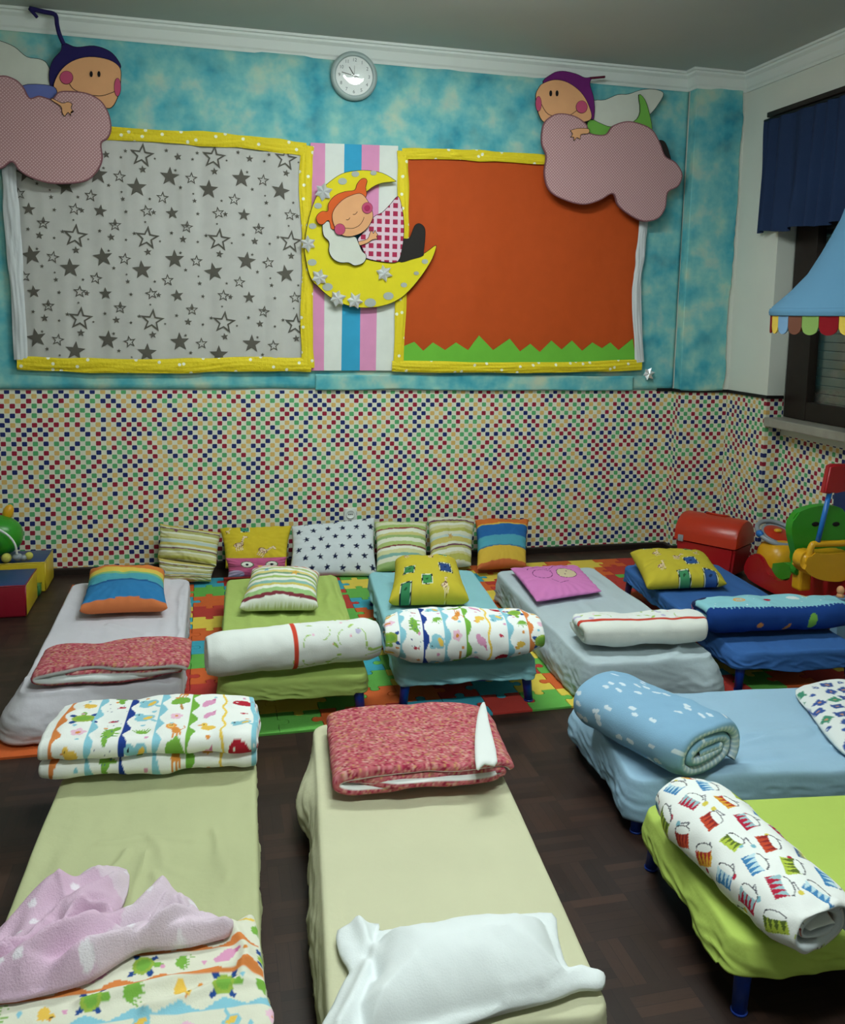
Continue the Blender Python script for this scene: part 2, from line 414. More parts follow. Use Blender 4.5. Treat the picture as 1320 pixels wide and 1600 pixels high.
def floral(w, h, res=480, seed=3):
    cv = Canvas(w, h, (188, 92, 100), res); rg = random.Random(seed)
    pal = [(176, 40, 74), (198, 100, 104), (208, 138, 128), (150, 34, 60), (196, 140, 90), (206, 116, 128), (156, 96, 78), (204, 150, 140), (184, 56, 84)]
    for _ in range(int(w*h*30000)): 
        r = rg.uniform(.0022, .005); cv.ell(rg.random()*w, rg.random()*h, r, r*rg.uniform(.6, 1), rg.choice(pal), rg.random()*3)
    return cv
def stripes(w, h, seq, wob=.0, res=300):
    """seq of (width share, colour) from bottom to top"""
    cv = Canvas(w, h, (255, 255, 255), res); tot = sum(a for a, _ in seq); Y = (np.arange(cv.ny)/res)[:, None]; X = (np.arange(cv.nx)/res)[None, :]
    Yw = np.clip((Y+wob*np.sin(X*22))/h, 0, .9999); y = 0
    for a, c in seq:
        k = (Yw >= y/tot) & (Yw < (y+a)/tot+.001); cv.a[k] = c; y += a
    return cv

# ------------------------------------------------------------------ soft things
def cushion(quad, T, cv=None, name='cushion', pull=.06, lump=.006, n=100, parent=None, back=None, mat='printed_cloth', seed=0, up=None, zmin=None, **kw):
    """quad: near-left, near-right, far-right, far-left seam corners; T: full thickness"""
    q = [np.array(p, float) for p in quad]; g = np.linspace(-1, 1, n); U, V = np.meshgrid(g, g)
    U2 = U*(1-pull*(1-V**2)**1*0 - pull*(1-np.abs(V)**2)); V2 = V*(1-pull*(1-np.abs(U)**2))
    a, b = (U2+1)/2, (V2+1)/2
    P = (1-b)[..., None]*((1-a)[..., None]*q[0]+a[..., None]*q[1])+b[..., None]*((1-a)[..., None]*q[3]+a[..., None]*q[2])
    N = np.cross(q[1]-q[0], q[3]-q[0]); N = N/np.linalg.norm(N)
    if up is not None and N @ np.array(up) < 0: N = -N
    prof = ((1-np.abs(U)**3.0)*(1-np.abs(V)**3.0))**.42
    lp = lump*fbm(U*2.2+seed, V*2.2, seed*1.7)+lump*.5*(1-prof)*vn(U*9+seed, V*9, 3)
    edge = (1-prof)
    wr = .004*edge*np.sin(np.arctan2(V, U)*26+seed)
    top = P+N*((T/2)*prof+(lp+wr)*prof**.3)[..., None]; bot = P-N*((T/2)*prof)[..., None]
    top[:, [0, -1]] = (P-0*N)[:, [0, -1]]; top[[0, -1]] = P[[0, -1]]
    Vv = np.concatenate([top.reshape(-1, 3), bot.reshape(-1, 3)]); F = np.concatenate([gridF(n, n), gridF(n, n, off=n*n)[:, ::-1]])
    if zmin is not None: Vv[:, 2] = np.maximum(Vv[:, 2], zmin+.0006*(np.arange(len(Vv)) % 2 == 9))
    if cv is None: cv = Canvas(1, 1, back or (230, 230, 230), 4)
    ct = cv.at((U+1)/2*cv.w, (V+1)/2*cv.h).reshape(-1, 3); cb = np.tile(np.array(back if back else cv.a[0, 0], float), (n*n, 1)) if back else ct
    me = mesh_np(Vv, F, np.concatenate([ct, cb]))
    bm = bmesh.new(); bm.from_mesh(me); bmesh.ops.remove_doubles(bm, verts=bm.verts[:], dist=.0002); bmesh.ops.recalc_face_normals(bm, faces=bm.faces[:]); bm.to_mesh(me); bm.free()
    return link(name, me, mat, parent, True, **kw)
def resample(path, n):
    p = np.array(path, float); d = np.r_[0, np.cumsum(np.linalg.norm(np.diff(p, axis=0), axis=1))]; t = np.linspace(0, d[-1], n)
    return np.stack([np.interp(t, d, p[:, 0]), np.interp(t, d, p[:, 1])], 1), d[-1]
def spiral(a, b, t, turns, ex=.8, ey=.9, start=-PI*.5, n=400):
    """outer end first; flattened rolled cross-section"""
    th = np.linspace(0, turns*2*PI, n); sh = t*th/(2*PI); aa, bb = a-t/2-sh, b-t/2-sh
    ang = start+th; c, s = np.cos(ang), np.sin(ang)
    aa = np.maximum(aa, .004); bb = np.maximum(bb, .003)
    return np.stack([aa*np.sign(c)*np.abs(c)**ex, bb*np.sign(s)*np.abs(s)**ey], 1)
def folded(name, path, t, A0, A1, side, outer, inner, nw=120, ns=260, lump=.006, lf=9, ends=.0, endlen=.06, cap=(.3,), capcol=None, wave=0.0, parent=None, mat='printed_cloth', seed=0, inv=False, skew=0.0, **kw):
    """cloth of thickness t following a folded or rolled cross-section path, swept from A0 to A1 (points on the surface it rests on)"""
    p, Ls = resample(path, ns); A0, A1 = np.array(A0, float), np.array(A1, float); ax = A1-A0; W = np.linalg.norm(ax); ax /= W
    sd = np.cross([0, 0, 1], ax); sd = sd/np.linalg.norm(sd)*side; upv = np.cross(ax, sd)*side; upv = upv if upv[2] > 0 else -upv
    d = np.gradient(p, axis=0); d /= np.linalg.norm(d, axis=1)[:, None]+1e-9; nr = np.stack([d[:, 1], -d[:, 0]], 1)*(-1 if inv else 1)
    w = np.linspace(0, 1, nw); s = np.linspace(0, Ls, ns); Wg, Sg = np.meshgrid(w*W, s, indexing='ij')
    lay = [.5, -.5] ; b0 = p[:, 1].min()-t/2
    sc = np.ones(nw)
    if ends: sc = 1-ends*np.exp(-(w*W/endlen)**1.5)-ends*np.exp(-((1-w)*W/endlen)**1.5)
    def surf(k, lumpk):
        q = p[None]*sc[:, None, None]+nr[None]*(t*k)*sc[:, None, None]
        nz = lump*lumpk*fbm(Wg*lf+seed*7.1, Sg*lf, seed+.5, 3)
        q = q+nr[None]*nz[..., None]
        bb = (q[..., 1]-b0)+0
        bb = np.maximum(bb-(1-sc)[:, None]*0, 0)
        wv = wave*fbm(np.full_like(Wg, seed+3.0), Sg*6, 1.0)*(2*w-1)[:, None]**3
        pos = A0+ax*(Wg+wv+skew*q[..., 0])[..., None]+sd*q[..., 0][..., None]+upv*bb[..., None]
        return pos
    o, i = surf(.5, 1), surf(-.5, -.3)
    V = [o.reshape(-1, 3), i.reshape(-1, 3)]; C = [outer(Wg, Sg).reshape(-1, 3), inner(Wg, Sg).reshape(-1, 3)]
    F = [gridF(nw, ns), gridF(nw, ns, off=nw*ns)[:, ::-1]]; base = 2*nw*ns
    # end caps: a band of the lining's colour between the two faces, puffed outward
    for e, (row, sg) in enumerate(((0, -1), (nw-1, 1))):
        co, ci = C[0].reshape(nw, ns, 3)[row], C[1].reshape(nw, ns, 3)[row]; ks = [0, .12, .3, .5, .7, .88, 1]
        for kk in ks:
            pt = o[row]*(1-kk)+i[row]*kk+ax*sg*(t*.35*math.sqrt(max(0, 1-(2*kk-1)**2))); V.append(pt)
            C.append(outer(np.full(ns, (0 if sg < 0 else W)+kk*t*.9*(1 if sg < 0 else -1)), s) if kk < cap[0] else (ci if capcol is None else np.tile(np.array(capcol, float), (ns, 1))))
        f = gridF(len(ks), ns, off=base); F.append(f if sg < 0 else f[:, ::-1]); base += len(ks)*ns
    for col_ in (0, ns-1):   # the two free edges
        a = np.arange(nw-1)*ns+col_; F.append(np.stack([a, a+ns, a+ns+nw*ns, a+nw*ns], 1))
    me = mesh_np(np.concatenate(V), np.concatenate(F), np.concatenate(C))
    bm = bmesh.new(); bm.from_mesh(me); bmesh.ops.remove_doubles(bm, verts=bm.verts[:], dist=.00005); bmesh.ops.recalc_face_normals(bm, faces=bm.faces[:]); bm.to_mesh(me); bm.free()
    return link(name, me, mat, parent, True, **kw)
def smooth_loop(pts, k=6, closed=True):
    p = [np.array(q, float) for q in pts]; n = len(p); out = []
    for i in range(n if closed else n-1):
        a, b, c, d = (p[(i-1) % n] if closed or i else p[0]), p[i], p[(i+1) % n], (p[(i+2) % n] if closed or i < n-2 else p[-1])
        for j in range(k):
            t = j/k; out.append(.5*((2*b)+(-a+c)*t+(2*a-5*b+4*c-d)*t*t+(-a+3*b-3*c+d)*t**3))
    if not closed: out.append(p[-1])
    return out
def inside(X, Y, poly):
    k = np.zeros(X.shape, bool)
    for (x1, y1), (x2, y2) in zip(poly, poly[1:]+poly[:1]):
        if y1 == y2: continue
        k ^= ((y1 > Y) != (y2 > Y)) & (X < (x2-x1)*(Y-y1)/(y2-y1)+x1)
    return k
def dist(X, Y, poly, closed=True):
    d = np.full(X.shape, 9.0); pl = poly+poly[:1] if closed else poly
    for (x1, y1), (x2, y2) in zip(pl, pl[1:]):
        l = (x2-x1)**2+(y2-y1)**2+1e-12; t = np.clip(((X-x1)*(x2-x1)+(Y-y1)*(y2-y1))/l, 0, 1)
        d = np.minimum(d, np.hypot(X-x1-t*(x2-x1), Y-y1-t*(y2-y1)))
    return d
def patch(name, outline, hz, colf, base, res=.007, k=5, parent=None, mat='printed_cloth', thick=.006, **kw):
    """closed outline (xy), top height hz(x,y,d) above base(x,y); a solid soft shape"""
    ol = [(float(p[0]), float(p[1])) for p in smooth_loop([(q[0], q[1]) for q in outline], k)]
    xs = [p[0] for p in ol]; ys = [p[1] for p in ol]
    gx, gy = np.meshgrid(np.arange(min(xs), max(xs), res), np.arange(min(ys), max(ys), res)); gx = gx+(np.arange(gx.shape[0]) % 2)[:, None]*res/2
    gx, gy = gx.ravel(), gy.ravel(); m = inside(gx, gy, ol); gx, gy = gx[m], gy[m]; m = dist(gx, gy, ol) > res*.6; gx, gy = gx[m], gy[m]
    vs = [Vector(p) for p in ol]+[Vector((float(a), float(b))) for a, b in zip(gx, gy)]; n = len(ol)
    r = delaunay_2d_cdt(vs, [(i, (i+1) % n) for i in range(n)], [], 1, 1e-7)
    X = np.array([v.x for v in r[0]]); Y = np.array([v.y for v in r[0]]); D = dist(X, Y, ol); F = [tuple(f) for f in r[2]]
    bz = base(X, Y) if callable(base) else np.full(X.shape, base); top = bz+thick+hz(X, Y, D); N = len(X)
    V = np.concatenate([np.stack([X, Y, top], 1), np.stack([X, Y, bz], 1)]); C = colf(X, Y)
    ec = {}
    for f in F:
        for a, b in zip(f, f[1:]+f[:1]): ec[(a, b)] = 1
    F2 = F+[tuple(x+N for x in f[::-1]) for f in F]+[(b, a, a+N, b+N) for (a, b) in ec if (b, a) not in ec]
    return link(name, mesh_np(V, F2, np.concatenate([C, C])), mat, parent, True, **kw)

# ================================================================== THE ROOM
ZC, YB, XR, XN, YP, XP, YJ, ZD = 3.10, 5.30, 3.37, 3.49, 5.20, 3.02, 4.775, 1.068
XL, YF = -2.6, -1.6
def quads(faces, uvs, mis, mats, name, **kw):
    V, F = [], []
    for f in faces: F.append(tuple(range(len(V), len(V)+len(f)))); V += f
    me = bpy.data.meshes.new('m'); me.from_pydata(V, [], F); me.polygons.foreach_set('material_index', mis)
    uv = me.uv_layers.new(name='UVMap'); flat = [c for f in uvs for p in f for c in p]; uv.data.foreach_set('uv', flat); me.update()
    return link(name, me, mats, None, False, kind='structure', **kw)
def wall(name, line, zs, mats, u0=0.0):
    """line of plan points, zs = [(z0, z1, material index)]"""
    F, U, M = [], [], []; u = u0
    for (a, b) in zip(line, line[1:]):
        l = math.hypot(b[0]-a[0], b[1]-a[1])
        for z0, z1, mi in zs:
            F.append([(a[0], a[1], z0), (b[0], b[1], z0), (b[0], b[1], z1), (a[0], a[1], z1)]); U.append([(u, z0), (u+l, z0), (u+l, z1), (u, z1)]); M.append(mi)
        u += l
    return F, U, M
WM = ['square_print_wallpaper', 'white_wall_paint']
F, U, M = wall('b', [(XL, YB), (XP, YB), (XP, YP), (XR, YP)], [(0, ZD, 0), (ZD, ZC, 1)], WM)
quads(F, U, M, WM, 'wall_back')
ZS, ZW = .955, 2.72                                # sill height, window head
F, U, M = wall('r', [(XR, YP), (XR, YJ)], [(0, ZD, 0), (ZD, ZC, 1)], WM, 6.2)
f2, u2, m2 = wall('r', [(XR, YJ), (XN, YJ)], [(0, ZD, 0), (ZD, ZW, 1)], WM, 6.6); F += f2; U += u2; M += m2
f2, u2, m2 = wall('r', [(XN, YJ), (XN, 2.4)], [(0, .90, 0)], WM, 6.72); F += f2; U += u2; M += m2
f2, u2, m2 = wall('r', [(XR, YJ), (XR, 2.4)], [(ZW, ZC, 1)], WM, 6.6); F += f2; U += u2; M += m2
f2, u2, m2 = wall('r', [(XN, 2.4), (XR, 2.4), (XR, YF)], [(0, ZD, 0), (ZD, ZC, 1)], WM, 9); F += f2; U += u2; M += m2
F.append([(XR, YJ, ZW), (XN, YJ, ZW), (XN, 2.4, ZW), (XR, 2.4, ZW)]); U.append([(0, 0)]*4); M.append(1)
quads(F, U, M, WM, 'wall_right')
F, U, M = wall('l', [(XL, YF), (XL, YB)], [(0, ZD, 0), (ZD, ZC, 1)], WM); quads(F, U, M, WM, 'wall_left')
F, U, M = wall('f', [(XR, YF), (XL, YF)], [(0, ZD, 0), (ZD, ZC, 1)], WM); quads(F, U, M, WM, 'wall_front')
X0, X1 = XL-.1, XN+.25
link('floor', B().box(((X0+X1)/2, (YF+YB)/2, -.05), (X1-X0, YB-YF+.3, .1)).me(), 'dark_parquet', None, False, kind='structure')
link('ceiling', B().box(((X0+X1)/2, (YF+YB)/2, ZC+.05), (X1-X0, YB-YF+.3, .1)).me(), 'ceiling_paint', None, False, kind='structure')
def offset_line(line, d):
    out = []
    for i, p in enumerate(line):
        ns = []
        for a, b in ([(line[i-1], p)] if i else [])+([(p, line[i+1])] if i < len(line)-1 else []):
            l = math.hypot(b[0]-a[0], b[1]-a[1]); ns.append(((b[1]-a[1])/l, -(b[0]-a[0])/l))
        nx, ny = sum(n[0] for n in ns), sum(n[1] for n in ns)
        if len(ns) == 2: q = 1+ns[0][0]*ns[1][0]+ns[0][1]*ns[1][1]; nx /= q; ny /= q
        out.append((p[0]+nx*d, p[1]+ny*d))
    return out
def moulding(name, line, prof, mat):
    """prof: (distance off the wall, z)"""
    b = B(); cols = [[b.bm.verts.new((x, y, z)) for (x, y) in offset_line(line, d)] for d, z in prof]
    for A, C in zip(cols, cols[1:]+cols[:1]):
        for i in range(len(line)-1): b.bm.faces.new((A[i], A[i+1], C[i+1], C[i]))
    for e in (0, -1): b.bm.faces.new([c[e] for c in cols])
    return link(name, b.me(), mat, None, False, kind='structure')
ROOM = [(XL, YB), (XP, YB), (XP, YP), (XR, YP), (XR, YF)]
moulding('trim_1', ROOM, [(0, 2.985), (.012, 2.985), (.014, 3.0), (.022, 3.01), (.034, 3.055), (.05, 3.07), (.05, 3.082), (.062, 3.085), (.062, 3.099), (0, 3.099)], 'cornice_plaster')
moulding('baseboard_back', [(XL, YB), (XP, YB), (XP, YP), (XR, YP)], [(0, 0), (.02, 0), (.02, .034), (.014, .04), (0, .04)], 'dark_wood')
moulding('baseboard_right', [(XR, YP), (XR, YJ), (XN, YJ), (XN, 2.4)], [(0, 0), (.016, 0), (.016, .04), (0, .04)], 'dark_wood')
moulding('trim_2', [(2.9, YB), (XP, YB), (XP, YP), (XR, YP), (XR, YJ), (XN-.01, YJ)], [(0, 1.066), (.012, 1.066), (.012, 1.086), (0, 1.086)], 'black_trim')
# window in the right wall: sill, dark frame, panes, added slatted backing for the night dark behind
b = B(); b.box((XN-.055, 3.6, .925), (.17, 2.34, .055), .008); link('trim_3', b.me(), 'grey_marble', None, False, kind='structure')
b = B(); y0, y1 = 2.42, YJ-.005
for (ya, yb, za, zb) in ((y1-.2, y1, ZS, ZW), (y0, y0+.15, ZS, ZW), (3.5, 3.62, ZS, ZW), (y0, y1, ZS, ZS+.11), (y0, y1, ZW-.12, ZW)):
    b.box((XN+.03, (ya+yb)/2, (za+zb)/2), (.06 if yb-ya < 1 else .052, yb-ya, zb-za), .004)
link('window_1', b.me(), 'dark_wood', None, False, kind='structure')
def thin_glass(name, rough):
    m, n = newmat(name); tr = n.new('ShaderNodeBsdfTransparent'); gl = n.new('ShaderNodeBsdfGlossy'); gl.inputs['Roughness'].default_value = rough; fr = n.new('ShaderNodeLayerWeight'); fr.inputs['Blend'].default_value = .5; fc = n.m('ADD', n.m('MULTIPLY', n.m('POWER', fr.outputs['Facing'], 4.0), .8), .045)
    mx = n.new('ShaderNodeMixShader'); n.lk(fc, mx.inputs[0]); n.lk(tr.outputs[0], mx.inputs[1]); n.lk(gl.outputs[0], mx.inputs[2]); n.lk(mx.outputs[0], n.n['Material Output'].inputs['Surface'])
thin_glass('window_pane', .06); thin_glass('clock_glass', .02)
plain('night_backing_grey', (120, 122, 108), .6, .3, .1, 4)
b = B(); b.box((XN+.035, 3.6, 1.85), (.006, 2.2, 1.6)); g = link('window_pane', b.me(), 'window_pane', bpy.data.objects['window_1'], False); g['label'] = 'dim glass of the window'
b = B()
for k in range(36): b.box((XN+.13, 3.6, .93+k*.052), (.012, 2.5, .05), .004, seg=1)
link('trim_4', b.me(), 'night_backing_grey', None, False, kind='structure')  # added dark slats standing in for the night outside the glass
F = [[(XN+.2, 2.3, .8), (XN+.2, 4.9, .8), (XN+.2, 4.9, 2.9), (XN+.2, 2.3, 2.9)]]
b = B(); b.box((XN+.06, 2.36, 1.85), (.13, .12, 2.1)).box((XN+.07, 4.84, 1.85), (.15, .12, 2.1)).box((XN+.07, 3.6, .87), (.15, 2.5, .06)).box((XN+.07, 3.6, ZW+.03), (.15, 2.5, .06))
link('trim_5', b.me(), 'white_wall_paint', None, False, kind='structure')

# ceiling luminaires (their light is the lamp_light above)
m, n = newmat('lamp_diffuser', .5); n.b.inputs['Emission Color'].default_value = (.9, 1, .97, 1); n.b.inputs['Emission Strength'].default_value = 34.0; n.b.inputs['Base Color'].default_value = (.9, .9, .9, 1)
for i, (lx, ly, e) in enumerate(LAMPS):
    t = thing('ceiling_light', ['long ceiling light nearest the wall clock', 'long ceiling light over the front cots'][i], 'light', (lx, ly, 3.03), 0, 'long ceiling lights')
    link('housing', B().box((lx, ly, 3.078), (1.3, .2, .04), .01).me(), 'cornice_plaster', t, False)
    link('diffuser', B().box((lx, ly, 3.005), (1.24, .16, .10), .03).me(), 'lamp_diffuser', t, False)

# ================================================================== WALL DECORATIONS
def ucoat(name, rgb): return plain(name, rgb, .85, .2, .04, 10, .2, 40)
for nm, c in dict(felt_piping=(134, 84, 92), felt_skin=(226, 160, 108), felt_navy=(38, 30, 92), felt_purple=(112, 30, 112), felt_green=(110, 180, 66), felt_white=(206, 208, 196), felt_blue=(96, 108, 178),
                  felt_orange=(224, 90, 32), felt_cheek=(196, 72, 110), felt_cheek_core=(176, 40, 86), felt_black=(46, 42, 40), felt_moon=(226, 208, 20), felt_maroon=(96, 24, 50), felt_grey=(170, 176, 168)).items(): ucoat(nm, c)
dots('cloud_fabric', (182, 134, 138), (220, 184, 184), 78, .26, 0, .95, .8)
dots('yellow_dotted_crepe', (230, 204, 20), (240, 240, 214), 12, .11, .9, .6, .3, bump=.8)
def gingham():
    m, n = newmat('pink_gingham', .9, .2); s = n.sep(n.coord()); f = n.m('FRACT', n.m('MULTIPLY', s[0], 21.0)); g = n.m('FRACT', n.m('MULTIPLY', s[2], 21.0))
    k = n.m('MULTIPLY', n.m('LESS_THAN', f, .6), n.m('LESS_THAN', g, .6)); n.lk(n.mix(k, L4((222, 192, 206)), L4((178, 40, 78))), n.b.inputs['Base Color'])
gingham()
def cut(name, px, y, mat, parent, t=.004, smooth=4, edge=.0028, label=None, ink='black_ink'):
    """a piece of felt or card cut to an outline and lying in the plane y"""
    pts = smooth_loop(px, smooth) if smooth else [np.array(p, float) for p in px]
    P = [wp(p[0], p[1], y) for p in pts]; b = B(); b.prism(P, (0, -t, 0), 0, 1)
    bmesh.ops.recalc_face_normals(b.bm, faces=b.bm.faces[:]); b.bm.faces.ensure_lookup_table()
    if edge:
        ff = min(b.bm.faces, key=lambda f: sum(v.co.y for v in f.verts)/len(f.verts) if len(f.verts) == len(P) else 99)
        r = bmesh.ops.inset_region(b.bm, faces=[ff], thickness=edge, use_even_offset=True)
        for f in r['faces']: f.material_index = 1
    return link(name, b.me(), [mat, ink], parent, False, label=label)
def inkline(name, px, y, parent, r=.002, mat='black_ink', k=5, **kw):
    P = [wp(p[0], p[1], y) for p in smooth_loop(px, k, False)]; return link(name, B().tube(P, r, 6).me(), mat, parent, True, **kw)
def disc(name, c, rx, ry, y, mat, parent, edge=.002, **kw):
    return cut(name, [(c[0]+rx*math.cos(a), c[1]+ry*math.sin(a)) for a in np.linspace(0, 2*PI, 24, endpoint=False)], y, mat, parent, .003, 0, edge, **kw)

def hung(name, x0, x1, z0, z1, y, amp, mat, label, cat, fx=5.0, fz=1.2, wave=.006, seed=0, nu=260, nv=60, cols=None, edges=None, wrapx=None, **kw):
    g = np.linspace(0, 1, nu)[None, :]; h = np.linspace(0, 1, nv)[:, None]; g, h = np.broadcast_arrays(g, h)
    z = z0+(z1-z0)*h; z = z+wave*vn(g*(x1-x0)*4+seed, 3.3, seed)*(1-h)*(1)+wave*.5*vn(g*(x1-x0)*5, 8.3, seed)*h
    xe = x0+(x1-x0)*g
    if edges is not None: xe = x0+(edges(z)-x0)*g
    yy = y+amp*fbm(xe*fx+seed, z*fz, seed, 3)
    if wrapx is not None:
        k = xe < wrapx; yy = np.where(k, yy+(wrapx-xe), yy); xe = np.where(k, wrapx+.003*fbm(z*2, yy*9, 4), xe)
    V = np.stack([xe, yy, z], -1).reshape(-1, 3); Vb = V+[.001 if wrapx else 0, .0015, 0]; n = nu*nv
    Fq = np.concatenate([gridF(nv, nu), gridF(nv, nu, off=n)[:, ::-1]])
    rim = []
    idx = lambda i, j: i*nu+j
    bd = [idx(0, j) for j in range(nu)]+[idx(i, nu-1) for i in range(1, nv)]+[idx(nv-1, j) for j in range(nu-2, -1, -1)]+[idx(i, 0) for i in range(nv-2, 0, -1)]
    rim = [(b_, a_, a_+n, b_+n) for a_, b_ in zip(bd, bd[1:]+bd[:1])]
    return link(name, mesh_np(np.concatenate([V, Vb]), [tuple(f) for f in Fq.tolist()]+rim), mat, None, True, label=label, cat=cat, **kw)
hung('painted_paper', -1.9, 3.015, 1.078, 2.992, 5.290, .004, 'teal_sponged_paper', 'large sheet of teal and blue sponge-painted paper covering the upper back wall', 'paper', 2, 1.5)
hung('painted_paper', .64, 2.72, 1.075, 1.165, 5.279, .002, 'teal_sponged_paper', 'narrow strip of teal painted paper below the striped panel and orange board', 'paper', seed=3, nv=10)
hung('painted_paper', 2.93, 3.365, 1.085, 3.0, 5.188, .005, 'teal_sponged_paper', 'tall teal painted paper with a ragged right edge on the corner pilaster', 'paper', 4, 1.5, .012, seed=8,
     edges=lambda z: 3.345-.02*(3-z)/1.9+.012*vn(z*5, 2.2, 1)+.004*vn(z*30, 1.1, 1), nu=90, nv=140, wrapx=3.012)

# ---- star paper board
PAPER_GREY = paper('pale_grey_paper', (190, 188, 184)); paper('star_print', (92, 88, 80)); paper('white_crepe', (206, 210, 214)); paper('orange_paper', (200, 72, 14)); paper('grass_paper', (104, 190, 48))
paper('pink_card', (226, 142, 190)); paper('white_card', (220, 224, 218)); paper('blue_card', (42, 160, 208))
board = thing('notice_board', 'left notice board covered in grey paper printed with stars', 'notice board', tuple(wp(255, 400, 5.285)), 0, 'notice boards')
def disp(x, z): return .010*fbm(np.asarray(x)*10, np.asarray(z)*.7, 2.0, 2)
def stars_board():
    c = [wp(20, 212, 5.27), wp(478, 232, 5.27), wp(482, 564, 5.27), wp(34, 566, 5.27)]; nu, nv = 150, 60
    g, h = np.meshgrid(np.linspace(0, 1, nu), np.linspace(0, 1, nv)); q = [np.array(p) for p in c]
    P = (1-h)[..., None]*((1-g)[..., None]*q[0]+g[..., None]*q[1])+h[..., None]*((1-g)[..., None]*q[3]+g[..., None]*q[2]); P[..., 1] += disp(P[..., 0], P[..., 2])
    V = P.reshape(-1, 3).tolist(); F = gridF(nv, nu).tolist(); mi = [0]*len(F); rg = random.Random(5)
    def st(x, y, r, out=False, a=0.0):
        cc = wp(x, y, 5.27)
        if not (18 < x < 477 and 216+.045*x+r*.6 < y < 562-r*.5): return
        rr = r*.0041
        def ring(sc):
            o = []
            for k in range(10):
                R_ = rr*sc*(1 if k % 2 == 0 else .42); X = cc.x+R_*math.sin(a+k*PI/5); Z = cc.z+R_*math.cos(a+k*PI/5); o.append([X, 5.27+float(disp(X, Z))-.0042, Z])
            return o
        if out:
            A, Bq = ring(1), ring(.66); o = len(V); V.extend(A+Bq)
            for k in range(10): F.append([o+k, o+(k+1) % 10, o+10+(k+1) % 10, o+10+k]); mi.append(1)
        else:
            A = ring(1); o = len(V); V.extend(A); V.append([cc.x, 5.27+float(disp(cc.x, cc.z))-.0042, cc.z])
            for k in range(10): F.append([o+k, o+(k+1) % 10, o+10]); mi.append(1)
    for i in range(-2, 5):
        for j in range(-1, 3):
            bx, by = 222+112*i-(j*-6 if j < 0 else 0)+ (8*j), 243+129*j+3*i
            st(bx, by, 17, True, .1)
            for dx, dy, r, o in ((-8, 50, 13.5, 0), (43, 33, 13.5, 0), (47, 90, 9, 0), (-35, 33, 9, 1), (32, 66, 9, 1), (7, 87, 9, 1), (-42, 109, 9, 1), (1, 22, 5.5, 0), (56, 2, 5.5, 0), (-30, 68, 3.5, 0), (18, 89, 4, 0), (-33, 3, 2.5, 0),
                                 (20, 5, 2, 0), (-12, 122, 3, 0), (38, -8, 3, 0), (-25, 88, 3, 0), (60, 50, 3, 0), (12, 68, 2.5, 0), (70, 110, 3.5, 0), (-60, 20, 2.5, 0), (80, 60, 2, 0), (5, 104, 2, 0)):
                st(bx+dx, by+dy, r, bool(o), rg.uniform(-.2, .2))
    me = mesh_np(V, [tuple(f) for f in F], None, mi); return link('star_paper', me, ['pale_grey_paper', 'star_print'], board, True)
stars_board()
def band(name, px, w, y, mat, parent, puff=.012, seed=0, **kw):
    """gathered crepe strip along a line of image points on the wall"""
    P = [np.array(wp(p[0], p[1], y)) for p in smooth_loop(px, 14, False)]; n = len(P); V = []; m = 11
    for i, p in enumerate(P):
        t = P[min(n-1, i+1)]-P[max(0, i-1)]; t /= np.linalg.norm(t); sd = np.cross(t, [0, 1, 0]); ww = w*(1+.16*float(vn(i*.22, seed, 1.5)))
        for k in range(m):
            s = k/(m-1)*2-1; hgt = puff*(1-s*s)**.5*(1+.5*float(vn(i*.3, s*3+seed, 2)))+.0035*math.sin(s*11+1.5*float(vn(i*.12, seed+4, 0))*3); V.append(p+sd*s*ww/2+np.array([0, -abs(hgt), 0]))
    me = mesh_np(np.array(V), gridF(n, m)); o = link(name, me, mat, parent, True, **kw)
    return o
band('border_strip', [(150, 207), (250, 213), (350, 219), (420, 226), (478, 234)], .075, 5.262, 'yellow_dotted_crepe', board, seed=1)
band('border_strip', [(480, 228), (477, 300), (481, 400), (479, 490), (481, 575)], .07, 5.26, 'yellow_dotted_crepe', board, seed=2)
band('border_strip', [(27, 567), (140, 571), (260, 572), (380, 569), (486, 570)], .08, 5.26, 'yellow_dotted_crepe', board, seed=3)
band('border_strip', [(12, 230), (18, 330), (27, 450), (33, 562)], .075, 5.26, 'white_crepe', board, seed=4, label='silvery white border strip')
# ---- striped panel
t = thing('striped_panel', 'panel of pink, white and blue paper stripes between the two notice boards', 'paper panel', tuple(wp(552, 400, 5.275)))
top = [485, 508, 538, 565, 593, 622]; bot = [486, 506, 533, 562, 587, 616]; yt = [223, 224, 225, 226, 227, 228]
for k, mname in enumerate(('pink_card', 'white_card', 'blue_card', 'pink_card', 'white_card')):
    P = [wp(top[k], yt[k], 5.272), wp(top[k+1], yt[k+1], 5.272), wp(bot[k+1], 579, 5.272), wp(bot[k], 579, 5.272)]
    link('stripe', B().prism(P, (0, -.002, 0)).me(), mname, t, False, label={'p': 'pink paper stripe', 'w': 'white paper stripe', 'b': 'blue paper stripe'}[mname[0]])
